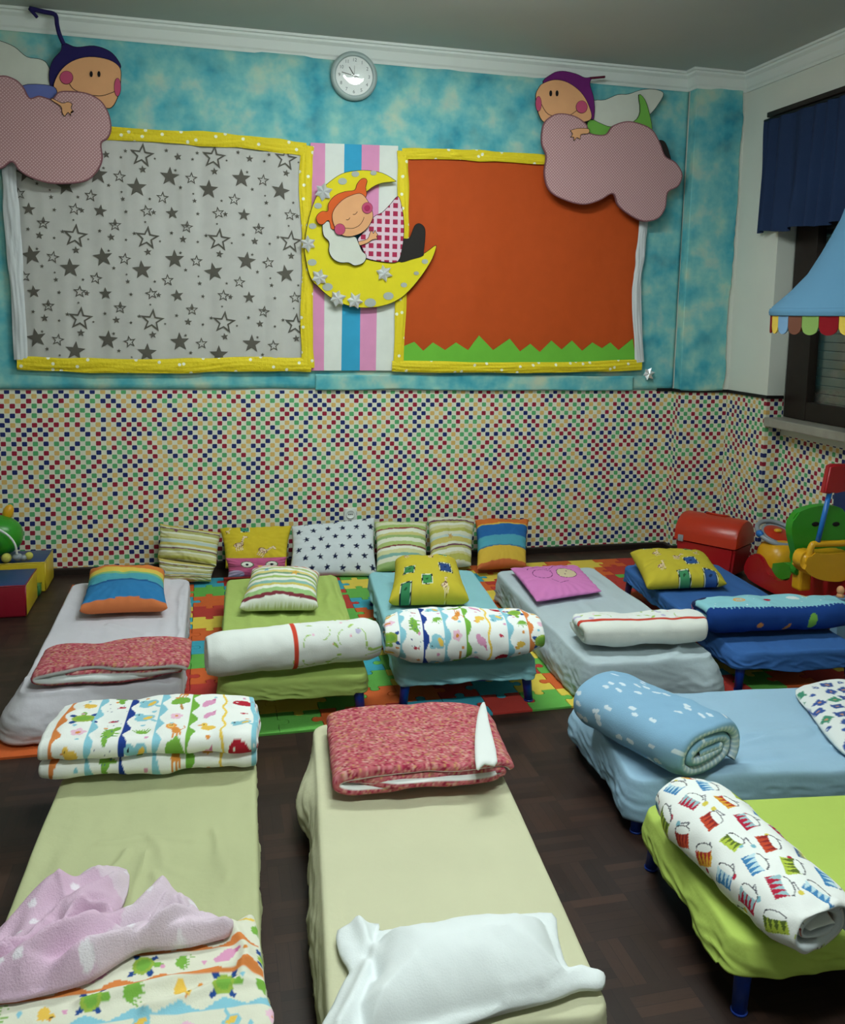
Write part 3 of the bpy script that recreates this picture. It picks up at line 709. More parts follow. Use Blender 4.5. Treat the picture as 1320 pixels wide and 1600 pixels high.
# ---- orange board
ob = thing('notice_board', 'right notice board covered in plain orange paper with a green zigzag grass edge', 'notice board', tuple(wp(810, 400, 5.285)), 0, 'notice boards')
def oboard():
    c = [wp(628, 240, 5.27), wp(1000, 262, 5.27), wp(995, 570, 5.27), wp(626, 572, 5.27)]; nu, nv = 140, 70; q = [np.array(p) for p in c]
    g, h = np.meshgrid(np.linspace(0, 1, nu), np.linspace(0, 1, nv))
    P = (1-h)[..., None]*((1-g)[..., None]*q[0]+g[..., None]*q[1])+h[..., None]*((1-g)[..., None]*q[3]+g[..., None]*q[2]); P[..., 1] += .004*fbm(P[..., 0]*6+4, P[..., 2]*2.2, 9.0, 4)
    link('orange_sheet', mesh_np(P.reshape(-1, 3), gridF(nv, nu)), 'orange_paper', ob, True)
oboard()
gp = [(630, 541), (647, 534), (661, 548), (676, 535), (695, 547), (712, 535), (731, 547), (748, 524), (770, 547), (796, 529), (812, 549), (828, 537), (843, 550), (861, 532), (877, 546), (893, 532), (909, 548), (925, 535), (940, 544), (953, 535), (966, 547), (988, 529), (993, 564), (810, 569), (629, 566)]
cut('grass_edge', gp, 5.262, 'grass_paper', ob, .003, 0, 0)
band('border_strip', [(628, 240), (700, 241), (780, 245), (862, 250)], .062, 5.258, 'yellow_dotted_crepe', ob, seed=5)
band('border_strip', [(629, 236), (630, 330), (627, 440), (622, 578)], .068, 5.257, 'yellow_dotted_crepe', ob, seed=6)
band('border_strip', [(612, 572), (740, 574), (870, 574), (1002, 570)], .066, 5.256, 'yellow_dotted_crepe', ob, seed=7)
band('border_strip', [(1007, 330), (1000, 400), (994, 460), (999, 566)], .06, 5.256, 'white_crepe', ob, seed=8, label='white border strip')

# ---- moon with sleeping doll
mc = lambda pts: [(480+a/6, 260+b/6) for a, b in pts]
mn = thing('moon_decoration', 'yellow crescent moon cut-out carrying a sleeping red-haired doll', 'wall decoration', tuple(wp(575, 375, 5.24)))
cut('moon', mc([(820, 130), (700, 62), (560, 38), (440, 42), (320, 70), (200, 150), (110, 240), (50, 360), (0, 540), (-30, 760), (0, 960), (40, 1070), (100, 1130), (200, 1220), (330, 1290), (460, 1322), (600, 1325), (740, 1300), (860, 1245), (960, 1160), (1060, 1040), (1140, 920), (1180, 840), (1205, 738), (1100, 810), (980, 868), (860, 892), (740, 900), (600, 880), (440, 830), (360, 700), (350, 560), (400, 420), (480, 310), (600, 205), (700, 160), (815, 148)]), 5.235, 'felt_moon', mn, .01, 3)
for k, (a, b_, r) in enumerate([(330, 140, 7), (450, 72, 6), (620, 62, 5), (100, 370, 6), (50, 560, 6), (45, 900, 7), (190, 1130, 8), (590, 1278, 9), (760, 1215, 8), (905, 1112, 5), (1022, 1002, 4), (1102, 892, 5)]):
    disc('silver_spot', (480+a/6, 260+b_/6), r, r*.75, 5.2245, 'felt_grey', mn, 0)
cut('boot', mc([(860, 690), (950, 675), (985, 600), (1010, 550), (1050, 535), (1095, 570), (1105, 640), (1090, 800), (1080, 840), (980, 872), (855, 890)]), 5.23, 'felt_black', mn, .008)
cut('dress', mc([(615, 478), (700, 430), (770, 360), (850, 280), (890, 400), (905, 520), (905, 640), (890, 760), (850, 890), (740, 900), (550, 862), (520, 780), (470, 690), (520, 620)]), 5.222, 'pink_gingham', mn, .006)
cut('pillow', mc([(138, 560), (155, 522), (205, 520), (250, 600), (320, 650), (440, 655), (480, 720), (510, 790), (550, 830), (545, 880), (510, 915), (440, 932), (385, 905), (310, 905), (240, 870), (200, 800), (200, 710), (150, 650)]), 5.214, 'felt_white', mn, .01)
hair = cut('hair', mc([(240, 600), (200, 510), (150, 545), (105, 540), (80, 490), (95, 450), (140, 418), (190, 418), (195, 350), (255, 275), (350, 235), (440, 222), (462, 168), (500, 120), (540, 112), (562, 140), (547, 200), (550, 290), (400, 450)]), 5.206, 'felt_orange', mn, .006, 3)
face = cut('face', mc([(230, 480), (250, 400), (320, 320), (400, 275), (490, 252), (545, 290), (600, 390), (615, 480), (570, 570), (500, 630), (400, 660), (320, 645), (260, 580)]), 5.199, 'felt_skin', mn, .006)
for a, b_ in ((562, 390), (305, 590)):
    disc('cheek', (480+a/6, 260+b_/6), 8.5, 9, 5.192, 'felt_cheek', face, .0015)
disc('cheek_centre', (480+562/6, 260+390/6), 4.5, 4.5, 5.1885, 'felt_cheek_core', face, 0)
inkline('eye', mc([(365, 500), (385, 500), (400, 480)]), 5.192, face, .0014); inkline('eye', mc([(428, 450), (450, 448), (470, 425)]), 5.192, face, .0014)
inkline('mouth', mc([(355, 578), (430, 580), (490, 550), (522, 505), (532, 475)]), 5.192, face, .0014)
cut('hand', mc([(480, 705), (560, 680), (588, 618), (605, 600), (618, 625), (635, 596), (648, 622), (662, 640), (650, 660), (660, 680), (610, 690), (560, 722), (482, 745)]), 5.212, 'felt_skin', mn, .004, 3)
def foil(px, py, r, y, label, seed):
    c = wp(px, py, y); rg = random.Random(seed); b = B(); R_ = r*.0039; n = 6; a0 = rg.random()
    ring = [b.bm.verts.new((c.x+R_*(1 if k % 2 == 0 else .6)*math.sin(a0+k*PI/n)*rg.uniform(.9, 1.1), c.y-(.0 if k % 2 else .012)*rg.uniform(.4, 1.4), c.z+R_*(1 if k % 2 == 0 else .6)*math.cos(a0+k*PI/n)*rg.uniform(.9, 1.1))) for k in range(2*n)]
    mid = b.bm.verts.new((c.x, c.y-.016, c.z)); bk = b.bm.verts.new((c.x, c.y, c.z))
    for k in range(2*n): b.bm.faces.new((ring[k], ring[(k+1) % (2*n)], mid)); b.bm.faces.new((ring[(k+1) % (2*n)], ring[k], bk))
    link('foil_star', b.me(), 'silver_foil', None, False, label=label, cat='foil star', group='crinkled silver foil stars')
foil(505, 300, 14, 5.218, 'silver foil star at the upper left shoulder of the moon', 1)
foil(481, 381, 12, 5.218, 'silver foil star on the far left edge of the moon', 2)
foil(499, 434, 13, 5.218, 'dark silver foil star at the lower left edge of the moon', 3)
foil(527, 466, 13, 5.218, 'silver foil star under the moon, over the white stripe', 4)
foil(554, 470, 13, 5.218, 'silver foil star at the bottom of the moon, over the blue stripe', 5)
foil(600, 427, 13, 5.218, 'silver foil star below the checked dress in the moon', 6)
foil(1013, 584, 12, 5.262, 'small dark foil star at the lower right corner of the orange board', 7)

# ---- cloud dolls
lc = lambda pts: [(a/2.58, b/2.58) for a, b in pts]
ld = thing('cloud_decoration', 'pink dotted cloud with a doll in a navy hat, above the star board', 'wall decoration', tuple(wp(90, 200, 5.24)), 0, 'cloud dolls on the wall')
cut('wing', lc([(-60, 150), (0, 165), (60, 190), (110, 230), (165, 240), (195, 265), (215, 345), (100, 352), (50, 325), (0, 310), (-60, 285)]), 5.235, 'felt_white', ld, .01)
hat = cut('hat', lc([(205, 350), (198, 290), (215, 240), (245, 205), (250, 170), (270, 176), (310, 190), (380, 185), (440, 205), (475, 240), (487, 275), (440, 290), (300, 300), (240, 340)]), 5.222, 'felt_navy', ld, .006)
face = cut('face', lc([(215, 352), (240, 290), (290, 247), (360, 229), (440, 241), (485, 275), (488, 330), (480, 382), (450, 435), (400, 430), (240, 390)]), 5.214, 'felt_skin', ld, .006)
inkline('tassel', lc([(258, 180), (240, 140), (230, 100), (222, 60), (180, 48), (118, 34)]), 5.215, hat, .012, 'felt_navy'); inkline('tassel_tip', lc([(118, 34), (150, 70)]), 5.215, hat, .009, 'felt_navy')
disc('cheek', (268/2.58, 313/2.58), 10.5, 10.5, 5.207, 'felt_cheek', face, .0018); disc('cheek', (474/2.58, 352/2.58), 5.5, 14.5, 5.207, 'felt_cheek', face, .0018)
for q in (368, 399): disc('eye', (q/2.58, 299/2.58), 2.4, 4.6, 5.207, 'black_ink', face, 0)
inkline('mouth', lc([(280, 338), (300, 362), (350, 380), (410, 386), (470, 366)]), 5.207, face, .0016)
cut('sleeve', lc([(92, 345), (205, 345), (232, 375), (212, 410), (165, 420), (110, 410)]), 5.206, 'felt_blue', ld, .006)
cut('cloud', lc([(240, 372), (300, 370), (360, 380), (410, 410), (440, 460), (450, 520), (435, 560), (410, 580), (415, 640), (395, 690), (350, 730), (280, 742), (200, 740), (130, 720), (80, 690), (50, 655), (10, 680), (-60, 700), (-150, 660), (-200, 560), (-180, 430), (-100, 350), (0, 308), (60, 320), (95, 350), (122, 396), (160, 388), (210, 400)]), 5.197, 'cloud_fabric', ld, .016, 5, .007, None, 'felt_piping')
cut('hand', lc([(212, 396), (250, 415), (275, 410), (292, 420), (288, 436), (299, 452), (288, 450), (286, 468), (275, 455), (262, 470), (250, 455), (245, 430), (208, 406)]), 5.178, 'felt_skin', ld, .004, 3)
rc = lambda pts: [(780+a/2.444, 60+b/2.444) for a, b in pts]
rd = thing('cloud_decoration', 'pink dotted cloud with a doll in a purple hat, above the orange board', 'wall decoration', tuple(wp(950, 240, 5.24)), 0, 'cloud dolls on the wall')
cut('wing', rc([(350, 245), (400, 235), (450, 215), (490, 213), (540, 197), (590, 195), (625, 212), (600, 260), (575, 290), (540, 325), (420, 345), (350, 335)]), 5.235, 'felt_white', rd, .01)
cut('boot', rc([(600, 390), (630, 395), (648, 440), (650, 475), (590, 470), (580, 410)]), 5.2, 'felt_black', rd, .006)
cut('clothes', rc([(530, 215), (555, 235), (575, 300), (577, 360), (500, 350), (400, 380), (335, 360), (342, 308), (380, 322), (430, 338), (510, 318), (535, 280)]), 5.218, 'felt_green', rd, .006, 3)
hat = cut('hat', rc([(165, 175), (200, 135), (240, 125), (290, 135), (325, 150), (352, 150), (345, 175), (360, 230), (362, 290), (345, 310), (250, 240)]), 5.212, 'felt_purple', rd, .006)
inkline('tassel', rc([(345, 152), (403, 147)]), 5.21, hat, .007, 'felt_maroon')
face = cut('face', rc([(165, 172), (210, 158), (260, 168), (310, 205), (340, 255), (350, 308), (300, 325), (230, 335), (170, 322), (145, 280), (137, 220), (148, 190)]), 5.204, 'felt_skin', rd, .006)
disc('cheek', (780+314/2.444, 60+262/2.444), 9, 10, 5.197, 'felt_cheek', face, .0018); disc('cheek', (780+149/2.444, 60+250/2.444), 4.8, 12, 5.197, 'felt_cheek', face, .0018)
for q in (196, 220): disc('eye', (780+q/2.444, 60+210/2.444), 2.2, 4.6, 5.197, 'black_ink', face, 0)
inkline('mouth', rc([(160, 250), (185, 288), (230, 300), (270, 292), (295, 276)]), 5.197, face, .0016)
cut('cloud', rc([(165, 330), (200, 295), (240, 288), (290, 300), (330, 330), (342, 362), (400, 368), (430, 335), (480, 318), (530, 325), (580, 350), (610, 400), (630, 450), (670, 475), (695, 520), (680, 565), (640, 590), (630, 650), (600, 690), (550, 700), (500, 680), (450, 640), (430, 595), (380, 620), (320, 636), (250, 620), (190, 585), (168, 520), (175, 450), (158, 400)]), 5.186, 'cloud_fabric', rd, .014, 5, .007, None, 'felt_piping')
cut('hand', rc([(340, 345), (300, 343), (280, 348), (270, 352), (278, 366), (270, 378), (282, 378), (284, 392), (296, 380), (308, 386), (312, 368), (340, 364)]), 5.17, 'felt_skin', rd, .004, 3)

# ---- clock
c = wp(553, 119, 5.26); ck = thing('wall_clock', 'round grey-rimmed wall clock hanging just below the cornice', 'clock', (c.x, 5.285, c.z))
TI = Matrix.Rotation(math.radians(4.1), 4, 'X'); RX = TI @ Matrix.Rotation(PI/2, 4, 'X')
plain('clock_rim_grey', (150, 168, 166), .35, .5, .02); plain('clock_face_white', (240, 244, 242), .6, .3, .0)
link('rim', B().lathe([(.135, -.02), (.136, .008), (.13, .018), (.118, .021), (.109, .018), (.107, .010)], (c.x, 5.262, c.z), RX, 64).me(), 'clock_rim_grey', ck, True)
dial = link('dial', B().lathe([(0, .010), (.109, .010)], (c.x, 5.262, c.z), RX, 48).me(), 'clock_face_white', ck, False)
def text(s, size, M, mat, parent, name, ext=.0006):
    cu = bpy.data.curves.new('t', 'FONT'); cu.body = s; cu.size = size; cu.align_x = 'CENTER'; cu.align_y = 'CENTER'; cu.extrude = ext
    o = bpy.data.objects.new('t', cu); COL.objects.link(o); dg = bpy.context.evaluated_depsgraph_get(); me = bpy.data.meshes.new_from_object(o.evaluated_get(dg)); bpy.data.objects.remove(o)
    me.transform(M); me.materials.clear(); return link(name, me, mat, parent, False)
M0 = Matrix.Translation((c.x, 5.262, c.z)) @ RX
plain('numeral_grey', (110, 120, 122), .6, .3, 0)
for k in range(1, 13):
    a = k*PI/6; text(str(k), .026, M0 @ Matrix.Translation((.087*math.sin(a), .087*math.cos(a), .0112)), 'numeral_grey', dial, 'numeral')
def hand(a, l, w_, z, nm):
    b = B(); b.box((0, l/2-.012, z), (w_, l+.024, .001)); me = b.me(); me.transform(M0 @ Matrix.Rotation(-a, 4, 'Z')); link(nm, me, 'black_trim', dial, False)
hand(math.radians(-33), .056, .005, .0125, 'hour_hand'); hand(math.radians(-78), .075, .0035, .0135, 'minute_hand'); hand(0, .055, .0015, .0145, 'second_hand')
link('glass', B().lathe([(0, .0185), (.05, .0182), (.109, .0172), (.109, .0165), (0, .0165)], (c.x, 5.262, c.z), RX, 48).me(), 'clock_glass', ck, True)

# ---- socket
c = wp(547, 803, 5.298); so = thing('power_socket', 'white power socket on the chequered wallpaper above the star cushion', 'socket', (c.x, 5.298, c.z-.04))
link('plate', B().box((c.x, 5.292, c.z), (.078, .012, .08), .004).me(), 'white_plastic', so, False)
link('recess', B().lathe([(.026, 0), (.0285, .004), (.024, .004), (.022, .001), (0, .001)], (c.x, 5.286, c.z), Matrix.Rotation(PI/2, 4, 'X'), 32).me(), 'white_plastic', so, True)
for k in (-1, 0, 1): link('pin_hole', B().cyl((c.x+k*.01, 5.2855, c.z), (c.x+k*.01, 5.2845, c.z), .0035).me(), 'black_ink', so, False)

# ---- valance curtain at the window
fabric('navy_curtain', (34, 52, 88), .3, 150)
def valance():
    cu = thing('curtain', 'dark blue gathered short curtain at the top of the window', 'curtain', (3.31, 3.9, 2.07))
    nu, nv = 260, 30; g, h = np.meshgrid(np.linspace(0, 1, nu), np.linspace(0, 1, nv)); y = 4.90-g*2.1; z = 2.745-.665*h+.008*np.sin(g*40)*h
    x = 3.315+(.012+.016*h)*np.sin(g*2*PI*17+1.5*np.sin(g*23))+.01*vn(g*30, h*2, 1); y = y+.02*h*(1-g*2)*1.2
    V = np.stack([x, y, z], -1).reshape(-1, 3); n = nu*nv; Fq = np.concatenate([gridF(nv, nu), gridF(nv, nu, off=n)[:, ::-1]])
    link('cloth', mesh_np(np.concatenate([V, V+[.003, 0, 0]]), Fq), 'navy_curtain', cu, True)
    link('rod', B().cyl((3.335, 4.93, 2.755), (3.335, 2.75, 2.755), .011).me(), 'black_trim', cu, True)
    link('dark_top_bar', B().box((3.345, 3.8, 2.785), (.045, 2.2, .03), .004).me(), 'dark_wood', cu, False)  # dark bar along the top of the curtain
valance()

# ---- hanging canopy
fabric('canopy_blue', (84, 132, 166), .1, 120, .02)
for nm, c_ in (('flag_yellow', (222, 188, 66)), ('flag_brown', (112, 66, 50)), ('flag_green', (124, 156, 76)), ('flag_red', (140, 16, 26)), ('flag_sky', (110, 150, 190)), ('flag_navy', (34, 36, 84))): fabric(nm, c_)
def canopy():
    cx, cy = 3.30, 3.55; c0 = wp(1362, 487, 3.55); cx = c0.x; cz = 1.585; R_ = .445
    if cx+R_ > XR-.03: pass
    t = thing('play_canopy', 'light blue hanging play canopy with a fringe of coloured scallops', 'canopy', (cx, cy, cz-.12))
    k = R_/.5; prof = [(.5, 0), (.502, .012), (.49, .035), (.46, .06), (.40, .11), (.32, .19), (.26, .285), (.22, .355), (.175, .44), (.145, .52), (.105, .64), (.07, .77), (.035, .92), (.012, 1.02)]
    rot = Matrix.Rotation(math.radians(-1.5), 4, 'Y')
    b = B().lathe([(r*k, z) for r, z in prof]+[(max(.004, r*k-.006), z-.004) for r, z in prof[::-1]]+[(.5*k, 0)], (cx, cy, cz), rot, 72); link('cloth', b.me(), 'canopy_blue', t, True)
    link('hem', B().lathe([(.503*k, .0), (.506*k, .014), (.502*k, .03), (.49*k, .034), (.492*k, -.004), (.503*k, 0)], (cx, cy, cz-.004), rot, 72).me(), 'canopy_blue', t, True)
    seq = ['flag_yellow', 'flag_sky', 'flag_brown', 'flag_green', 'flag_red', 'flag_yellow', 'flag_navy', 'flag_red']; n = 32
    for i in range(n):
        a = PI-.72+math.radians(23.6)+i*2*PI/n; P = []
        for q in range(13):
            u = -1+2*q/12; zz = -.055-.035*math.sqrt(max(0, 1-u*u)); P.append((a+u*.5*2*PI/n*.97, zz))
        P = [(a-.5*2*PI/n*.97, .004)]+P+[(a+.5*2*PI/n*.97, .004)]
        b = B(); Mx = Matrix.Translation((cx, cy, cz)) @ rot
        o_ = [b.bm.verts.new(Mx @ Vector((.497*k*math.cos(q[0]), .497*k*math.sin(q[0]), q[1]))) for q in P]; i_ = [b.bm.verts.new(Mx @ Vector((.490*k*math.cos(q[0]), .490*k*math.sin(q[0]), q[1]))) for q in P]
        b.bm.faces.new(o_); b.bm.faces.new(i_[::-1])
        for z_ in range(len(P)): b.bm.faces.new((o_[z_], i_[z_], i_[(z_+1) % len(P)], o_[(z_+1) % len(P)]))
        link('scallop', b.me(), seq[i % len(seq)], t, False, label=seq[i % len(seq)][5:].replace('sky', 'pale blue')+' cloth scallop')
    link('cord', B().cyl((cx, cy, cz+1.0), (cx, cy, ZC), .003, n=8).me(), 'white_plastic', t, True)
canopy()

# ================================================================== PUZZLE MAT
for nm, c_ in (('foam_red', (188, 52, 44)), ('foam_orange', (214, 92, 36)), ('foam_yellow', (222, 194, 62)), ('foam_green', (92, 172, 66)), ('foam_blue', (50, 158, 182))): plain(nm, c_, .75, .2, .04, 20, .3, 300)
def puzzle_mat():
    C_, nx, ny, x0, y0 = .1635, 23, 12, -.725, 3.10; rg = random.Random(11)
    def edge(A, Bp, sgn):
        """points from A to B with a knob bulging to the left when sgn > 0; plain when 0"""
        ax, ay = Bp[0]-A[0], Bp[1]-A[1]; nx_, ny_ = -ay, ax
        if sgn == 0: pr = [(0, 0)]
        else:
            k = [(0, 0), (.2, -.008), (.385, .0)]+[(.5+.125*math.cos(a), .135+.105*math.sin(a)) for a in np.linspace(math.radians(222), math.radians(-42), 11)]+[(.615, 0), (.8, -.008)]; pr = [(p, q*sgn) for p, q in k]
        return [(A[0]+ax*p+nx_*q, A[1]+ay*p+ny_*q) for p, q in pr]
    FIX = {(0, 0): 1, (1, 0): 1, (0, 1): 3, (0, 2): 2, (1, 1): 3, (2, 0): 2, (2, 1): 1, (5, 0): 3, (5, 1): 2, (6, 0): 3, (6, 1): 2, (7, 0): 1, (7, 1): 3, (8, 0): 0, (8, 1): 1, (9, 1): 1, (10, 0): 4, (10, 1): 0, (11, 0): 0, (11, 1): 4, (12, 0): 3, (12, 1): 2, (13, 1): 1, (13, 0): 2, (14, 0): 0, (15, 0): 2, (16, 0): 4, (17, 0): 0, (18, 0): 3, (19, 0): 1, (20, 0): 0, (16, 1): 0, (17, 1): 4, (18, 1): 2, (19, 1): 3, (20, 1): 0}
    H_ = [[0 if j in (0, ny) else rg.choice((-1, 1)) for j in range(ny+1)] for i in range(nx)]
    V_ = [[0 if i in (0, nx) else rg.choice((-1, 1)) for j in range(ny)] for i in range(nx+1)]
    cols = ['red', 'orange', 'yellow', 'green', 'blue']; base = [1, 2, 0, 1, 3, 4, 1, 2, 0, 1, 3, 4]; G = {}
    ORD = 'first second third fourth fifth sixth seventh eighth ninth tenth eleventh twelfth thirteenth fourteenth fifteenth sixteenth seventeenth eighteenth nineteenth twentieth twenty-first twenty-second twenty-third'.split()
    words = {'red': 'brick red', 'orange': 'orange', 'yellow': 'yellow', 'green': 'green', 'blue': 'turquoise blue'}
    for i in range(nx):
        for j in range(ny):
            if i in (3, 4): c_ = base[j] if i == 4 or rg.random() < .5 else rg.randrange(5)
            else: c_ = rg.choice([q for q in range(5) if q != G.get((i-1, j)) and q != G.get((i, j-1))]+([0] if rg.random() < .4 else []))
            c_ = FIX.get((i, j), c_); G[i, j] = c_
            P = [(x0+(i+a)*C_, y0+(j+b_)*C_) for a, b_ in ((0, 0), (1, 0), (1, 1), (0, 1))]
            ol = edge(P[0], P[1], H_[i][j])+edge(P[1], P[2], V_[i+1][j])+[]
            t_ = edge(P[3], P[2], H_[i][j+1]); l_ = edge(P[0], P[3], V_[i][j])
            ol += [P[2]]+t_[1:][::-1]+[P[3]]+l_[1:][::-1]
            n = len(ol); ins = []
            for k in range(n):
                a, b_, c2 = ol[k-1], ol[k], ol[(k+1) % n]; dx, dy = c2[0]-a[0], c2[1]-a[1]; L_ = math.hypot(dx, dy)+1e-9; ins.append((b_[0]-dy/L_*.0011, b_[1]+dx/L_*.0011))
            bm = bmesh.new(); lo = [bm.verts.new((p[0], p[1], 0)) for p in ins]; mi_ = [bm.verts.new((p[0], p[1], .0075)) for p in ins]
            hi = []
            for k in range(n):
                a, b_, c2 = ins[k-1], ins[k], ins[(k+1) % n]; dx, dy = c2[0]-a[0], c2[1]-a[1]; L_ = math.hypot(dx, dy)+1e-9; hi.append(bm.verts.new((b_[0]-dy/L_*.0012, b_[1]+dx/L_*.0012, .009)))
            bm.faces.new(lo[::-1]); bm.faces.new(hi)
            for k in range(n):
                q = (k+1) % n; bm.faces.new((lo[k], lo[q], mi_[q], mi_[k])); bm.faces.new((mi_[k], mi_[q], hi[q], hi[k]))
            me = bpy.data.meshes.new('m'); bm.to_mesh(me); bm.free()
            w_ = words[cols[c_]]
            link('puzzle_tile', me, 'foam_'+cols[c_], None, False, label='%s puzzle tile, %s row from the mat front edge, %s column from its left end' % (cols[c_], ORD[j], ORD[i]), cat='puzzle tile', group='%s foam puzzle tiles' % w_)
puzzle_mat()
MZ = .009

# ================================================================== COTS
plastic('cot_blue', (10, 50, 150))
def crease(X, Y, pts, amp, w):
    return amp*np.exp(-(dist(X, Y, pts, False)/w)**2)
def cot(c, rz, sheet, label, h=.18, L=1.30, W=.56, z0=0.0, hem=.062, seed=0, wr=.004, creases=(), bulges=(), hemf=None, sag=.006, drops=()):
    """drops: (x, y, sigma, amount) lowers the hem near a local point"""
    t = thing('cot', label, 'cot', (c[0], c[1], z0), math.radians(rz), 'stackable low cots'); h = h-z0; hem = hem-z0
    N = 420; r = .05; pts = []
    per = [(W/2-r, -L/2+r, -PI/2), (W/2-r, L/2-r, 0), (-W/2+r, L/2-r, PI/2), (-W/2+r, -L/2+r, PI)]
    raw = []
    for (px, py, a0) in per:
        for k in range(9): a = a0+k*PI/16; raw.append((px+r*math.cos(a), py+r*math.sin(a), math.cos(a), math.sin(a)))
    raw.append(raw[0]); R_ = np.array(raw); d = np.r_[0, np.cumsum(np.hypot(*np.diff(R_[:, :2], axis=0).T))]; tt = np.linspace(0, d[-1], N, endpoint=False)
    px, py, nx, ny = [np.interp(tt, d, R_[:, i]) for i in range(4)]
    cyl_ = np.clip(py, -(L-W)/2, (L-W)/2)*1.0; rings = []
    def topz(X, Y):
        z = h-sag*(1-(2*X/W)**2)*(1-(2*Y/L)**4)+wr*fbm(X*5+seed*3.1, Y*3.2, seed, 4)+wr*.5*vn(X*26+seed, Y*5, seed+2)
        for cr in creases: z = z+crease(X+.016*vn(X*14, Y*9, seed+4), Y+.016*vn(X*9, Y*12, seed+6), cr[0], cr[1]*1.4*(.75+.5*vn(X*7, Y*7, seed+1)), cr[2]*1.15)
        return z
    for q in list(np.linspace(0, .92, 40))+[.945]:
        X = px*q; Y = cyl_+(py-cyl_)*q; rings.append(np.stack([X, Y, topz(X, Y)], 1))
    bl = np.zeros(N); hm = np.full(N, hem)
    for bx, by, s, a in bulges: bl = bl+a*np.exp(-((px-bx)**2+(py-by)**2)/s**2)
    for bx, by, s, a in drops: hm = hm-a*np.exp(-((px-bx)**2+(py-by)**2)/s**2)
    hm = np.maximum(hm+.012*vn(tt*5+seed*2, seed, 1)+.004*vn(tt*21, seed, 1), .004)
    edge = topz(px*.98, py*.99)
    for q in (.25, .6, 1.0): rings.append(np.stack([px-nx*.012*(1-q)**1.5*1.0, py-ny*.012*(1-q)**1.5, edge-.014*q*q], 1))
    for q in np.linspace(.06, 1, 18):
        z = (edge-.014)*(1-q)+hm*q
        o = bl*math.sin(min(1, q*1.1)*PI*.62)+.007*q*fbm(tt*9+seed, z*13+seed, seed, 3)+.0045*min(1, q*1.6)*(1-np.abs(vn(tt*16+z*50, z*34-tt*9, seed+3))*2)+.005*q*np.sin(tt*34+z*65+3*vn(tt*3, 1, seed))*np.clip(vn(tt*2.3, 5, seed)+.3, 0, 1)+.002*q
        rings.append(np.stack([px+nx*o, py+ny*o, z], 1))
    last = rings[-1]
    for q in (.012, .03): rings.append(np.stack([last[:, 0]-nx*q*1.6, last[:, 1]-ny*q*1.6, last[:, 2]+q*.5], 1))
    V = np.array(rings); me = mesh_np(V.reshape(-1, 3), gridF(len(rings), N, closed_u=True)); bm = bmesh.new(); bm.from_mesh(me); bmesh.ops.remove_doubles(bm, verts=bm.verts[:], dist=.0006)
    bmesh.ops.recalc_face_normals(bm, faces=bm.faces[:]); bm.to_mesh(me); bm.free()
    link('fitted_sheet', me, sheet, t, True, local=True)
    fr = B(); w2, l2 = W/2-.022, L/2-.022; fr.tube([(-w2, -l2, h-.035), (w2, -l2, h-.035), (w2, l2, h-.035), (-w2, l2, h-.035)], .011, 10, closed=True)
    for s_ in (-1, 1): fr.box((0, s_*(l2-.01), h-.055), (W-.06, .018, .055), .006)
    link('frame', fr.me(), 'cot_blue', t, True, local=True)
    for sx in (-1, 1):
        for sy in (-1, 1):
            link('leg', B().cyl((sx*(w2-.018), sy*(l2-.02), h-.03), (sx*(w2-.004), sy*(l2-.006), .004), .021, .0165, 18).cyl((sx*(w2-.004), sy*(l2-.006), .006), (sx*(w2-.004), sy*(l2-.006), 0), .019, .018, 18).me(), 'cot_blue', t, True, local=True)
    return t
SB = lambda nm, c_: plain(nm, c_, .88, .2, .035, 5, .35, 38)
SB('sheet_lavender', (206, 202, 212)); SB('sheet_green', (164, 188, 92)); SB('sheet_aqua', (134, 194, 204)); SB('sheet_grey', (178, 194, 202)); SB('sheet_blue', (50, 100, 172)); SB('sheet_olive', (184, 188, 140))
SB('sheet_cream', (202, 200, 164)); SB('sheet_sky', (150, 188, 216)); SB('sheet_lime', (176, 202, 84))
cot((-.37, 3.86), -.5, 'sheet_lavender', 'cot at the left end of the back row, in a pale lavender sheet', z0=MZ, hem=.03, seed=1, wr=.006, bulges=[(-.3, -.6, .2, .045), (-.1, -.68, .3, .03)], drops=[(0, -.65, .3, .02)], creases=[([(-.25, -.30), (.28, -.34)], .004, .03), ([(-.05, .05), (.12, -.1)], .006, .012), ([(-.27, -.5), (.25, -.56)], .008, .02), ([(.24, -.6), (.25, .6)], .006, .01)])
cot((.345, 3.81), -2.8, 'sheet_green', 'cot in a leaf green sheet, in the back row', z0=MZ, hem=.103, seed=2, wr=.005, creases=[([(-.2, .6), (-.15, -.1)], .007, .014), ([(-.05, .62), (-.02, .1), (.0, -.2)], .007, .016), ([(.1, .6), (.06, .0)], .006, .012), ([(.2, .6), (.2, -.3)], .012, .02), ([(.24, .62), (.27, -.4)], .01, .012)])
cot((1.05, 3.81), -5.0, 'sheet_aqua', 'cot in a light aqua sheet, in the middle of the back row', L=1.27, z0=MZ, hem=.103, seed=3, wr=.004, creases=[([(.16, .6), (.2, .1)], .008, .015), ([(-.22, .55), (-.2, .0)], .006, .02)])
cot((1.76, 3.73), -2.2, 'sheet_grey', 'cot in a pale grey-blue sheet, second from the right in the back row', z0=MZ, hem=.03, seed=4, wr=.006, bulges=[(.3, -.6, .15, .05), (-.28, -.3, .4, .03)], drops=[(-.28, -.3, .4, .02)], creases=[([(.1, -.62), (.28, -.4)], .01, .02)])
cot((2.46, 3.70), -5.4, 'sheet_blue', 'cot in a royal blue sheet, rightmost in the back row', z0=MZ, hem=.105, W=.56, seed=5, wr=.005, bulges=[(-.28, -.5, .2, .015)])
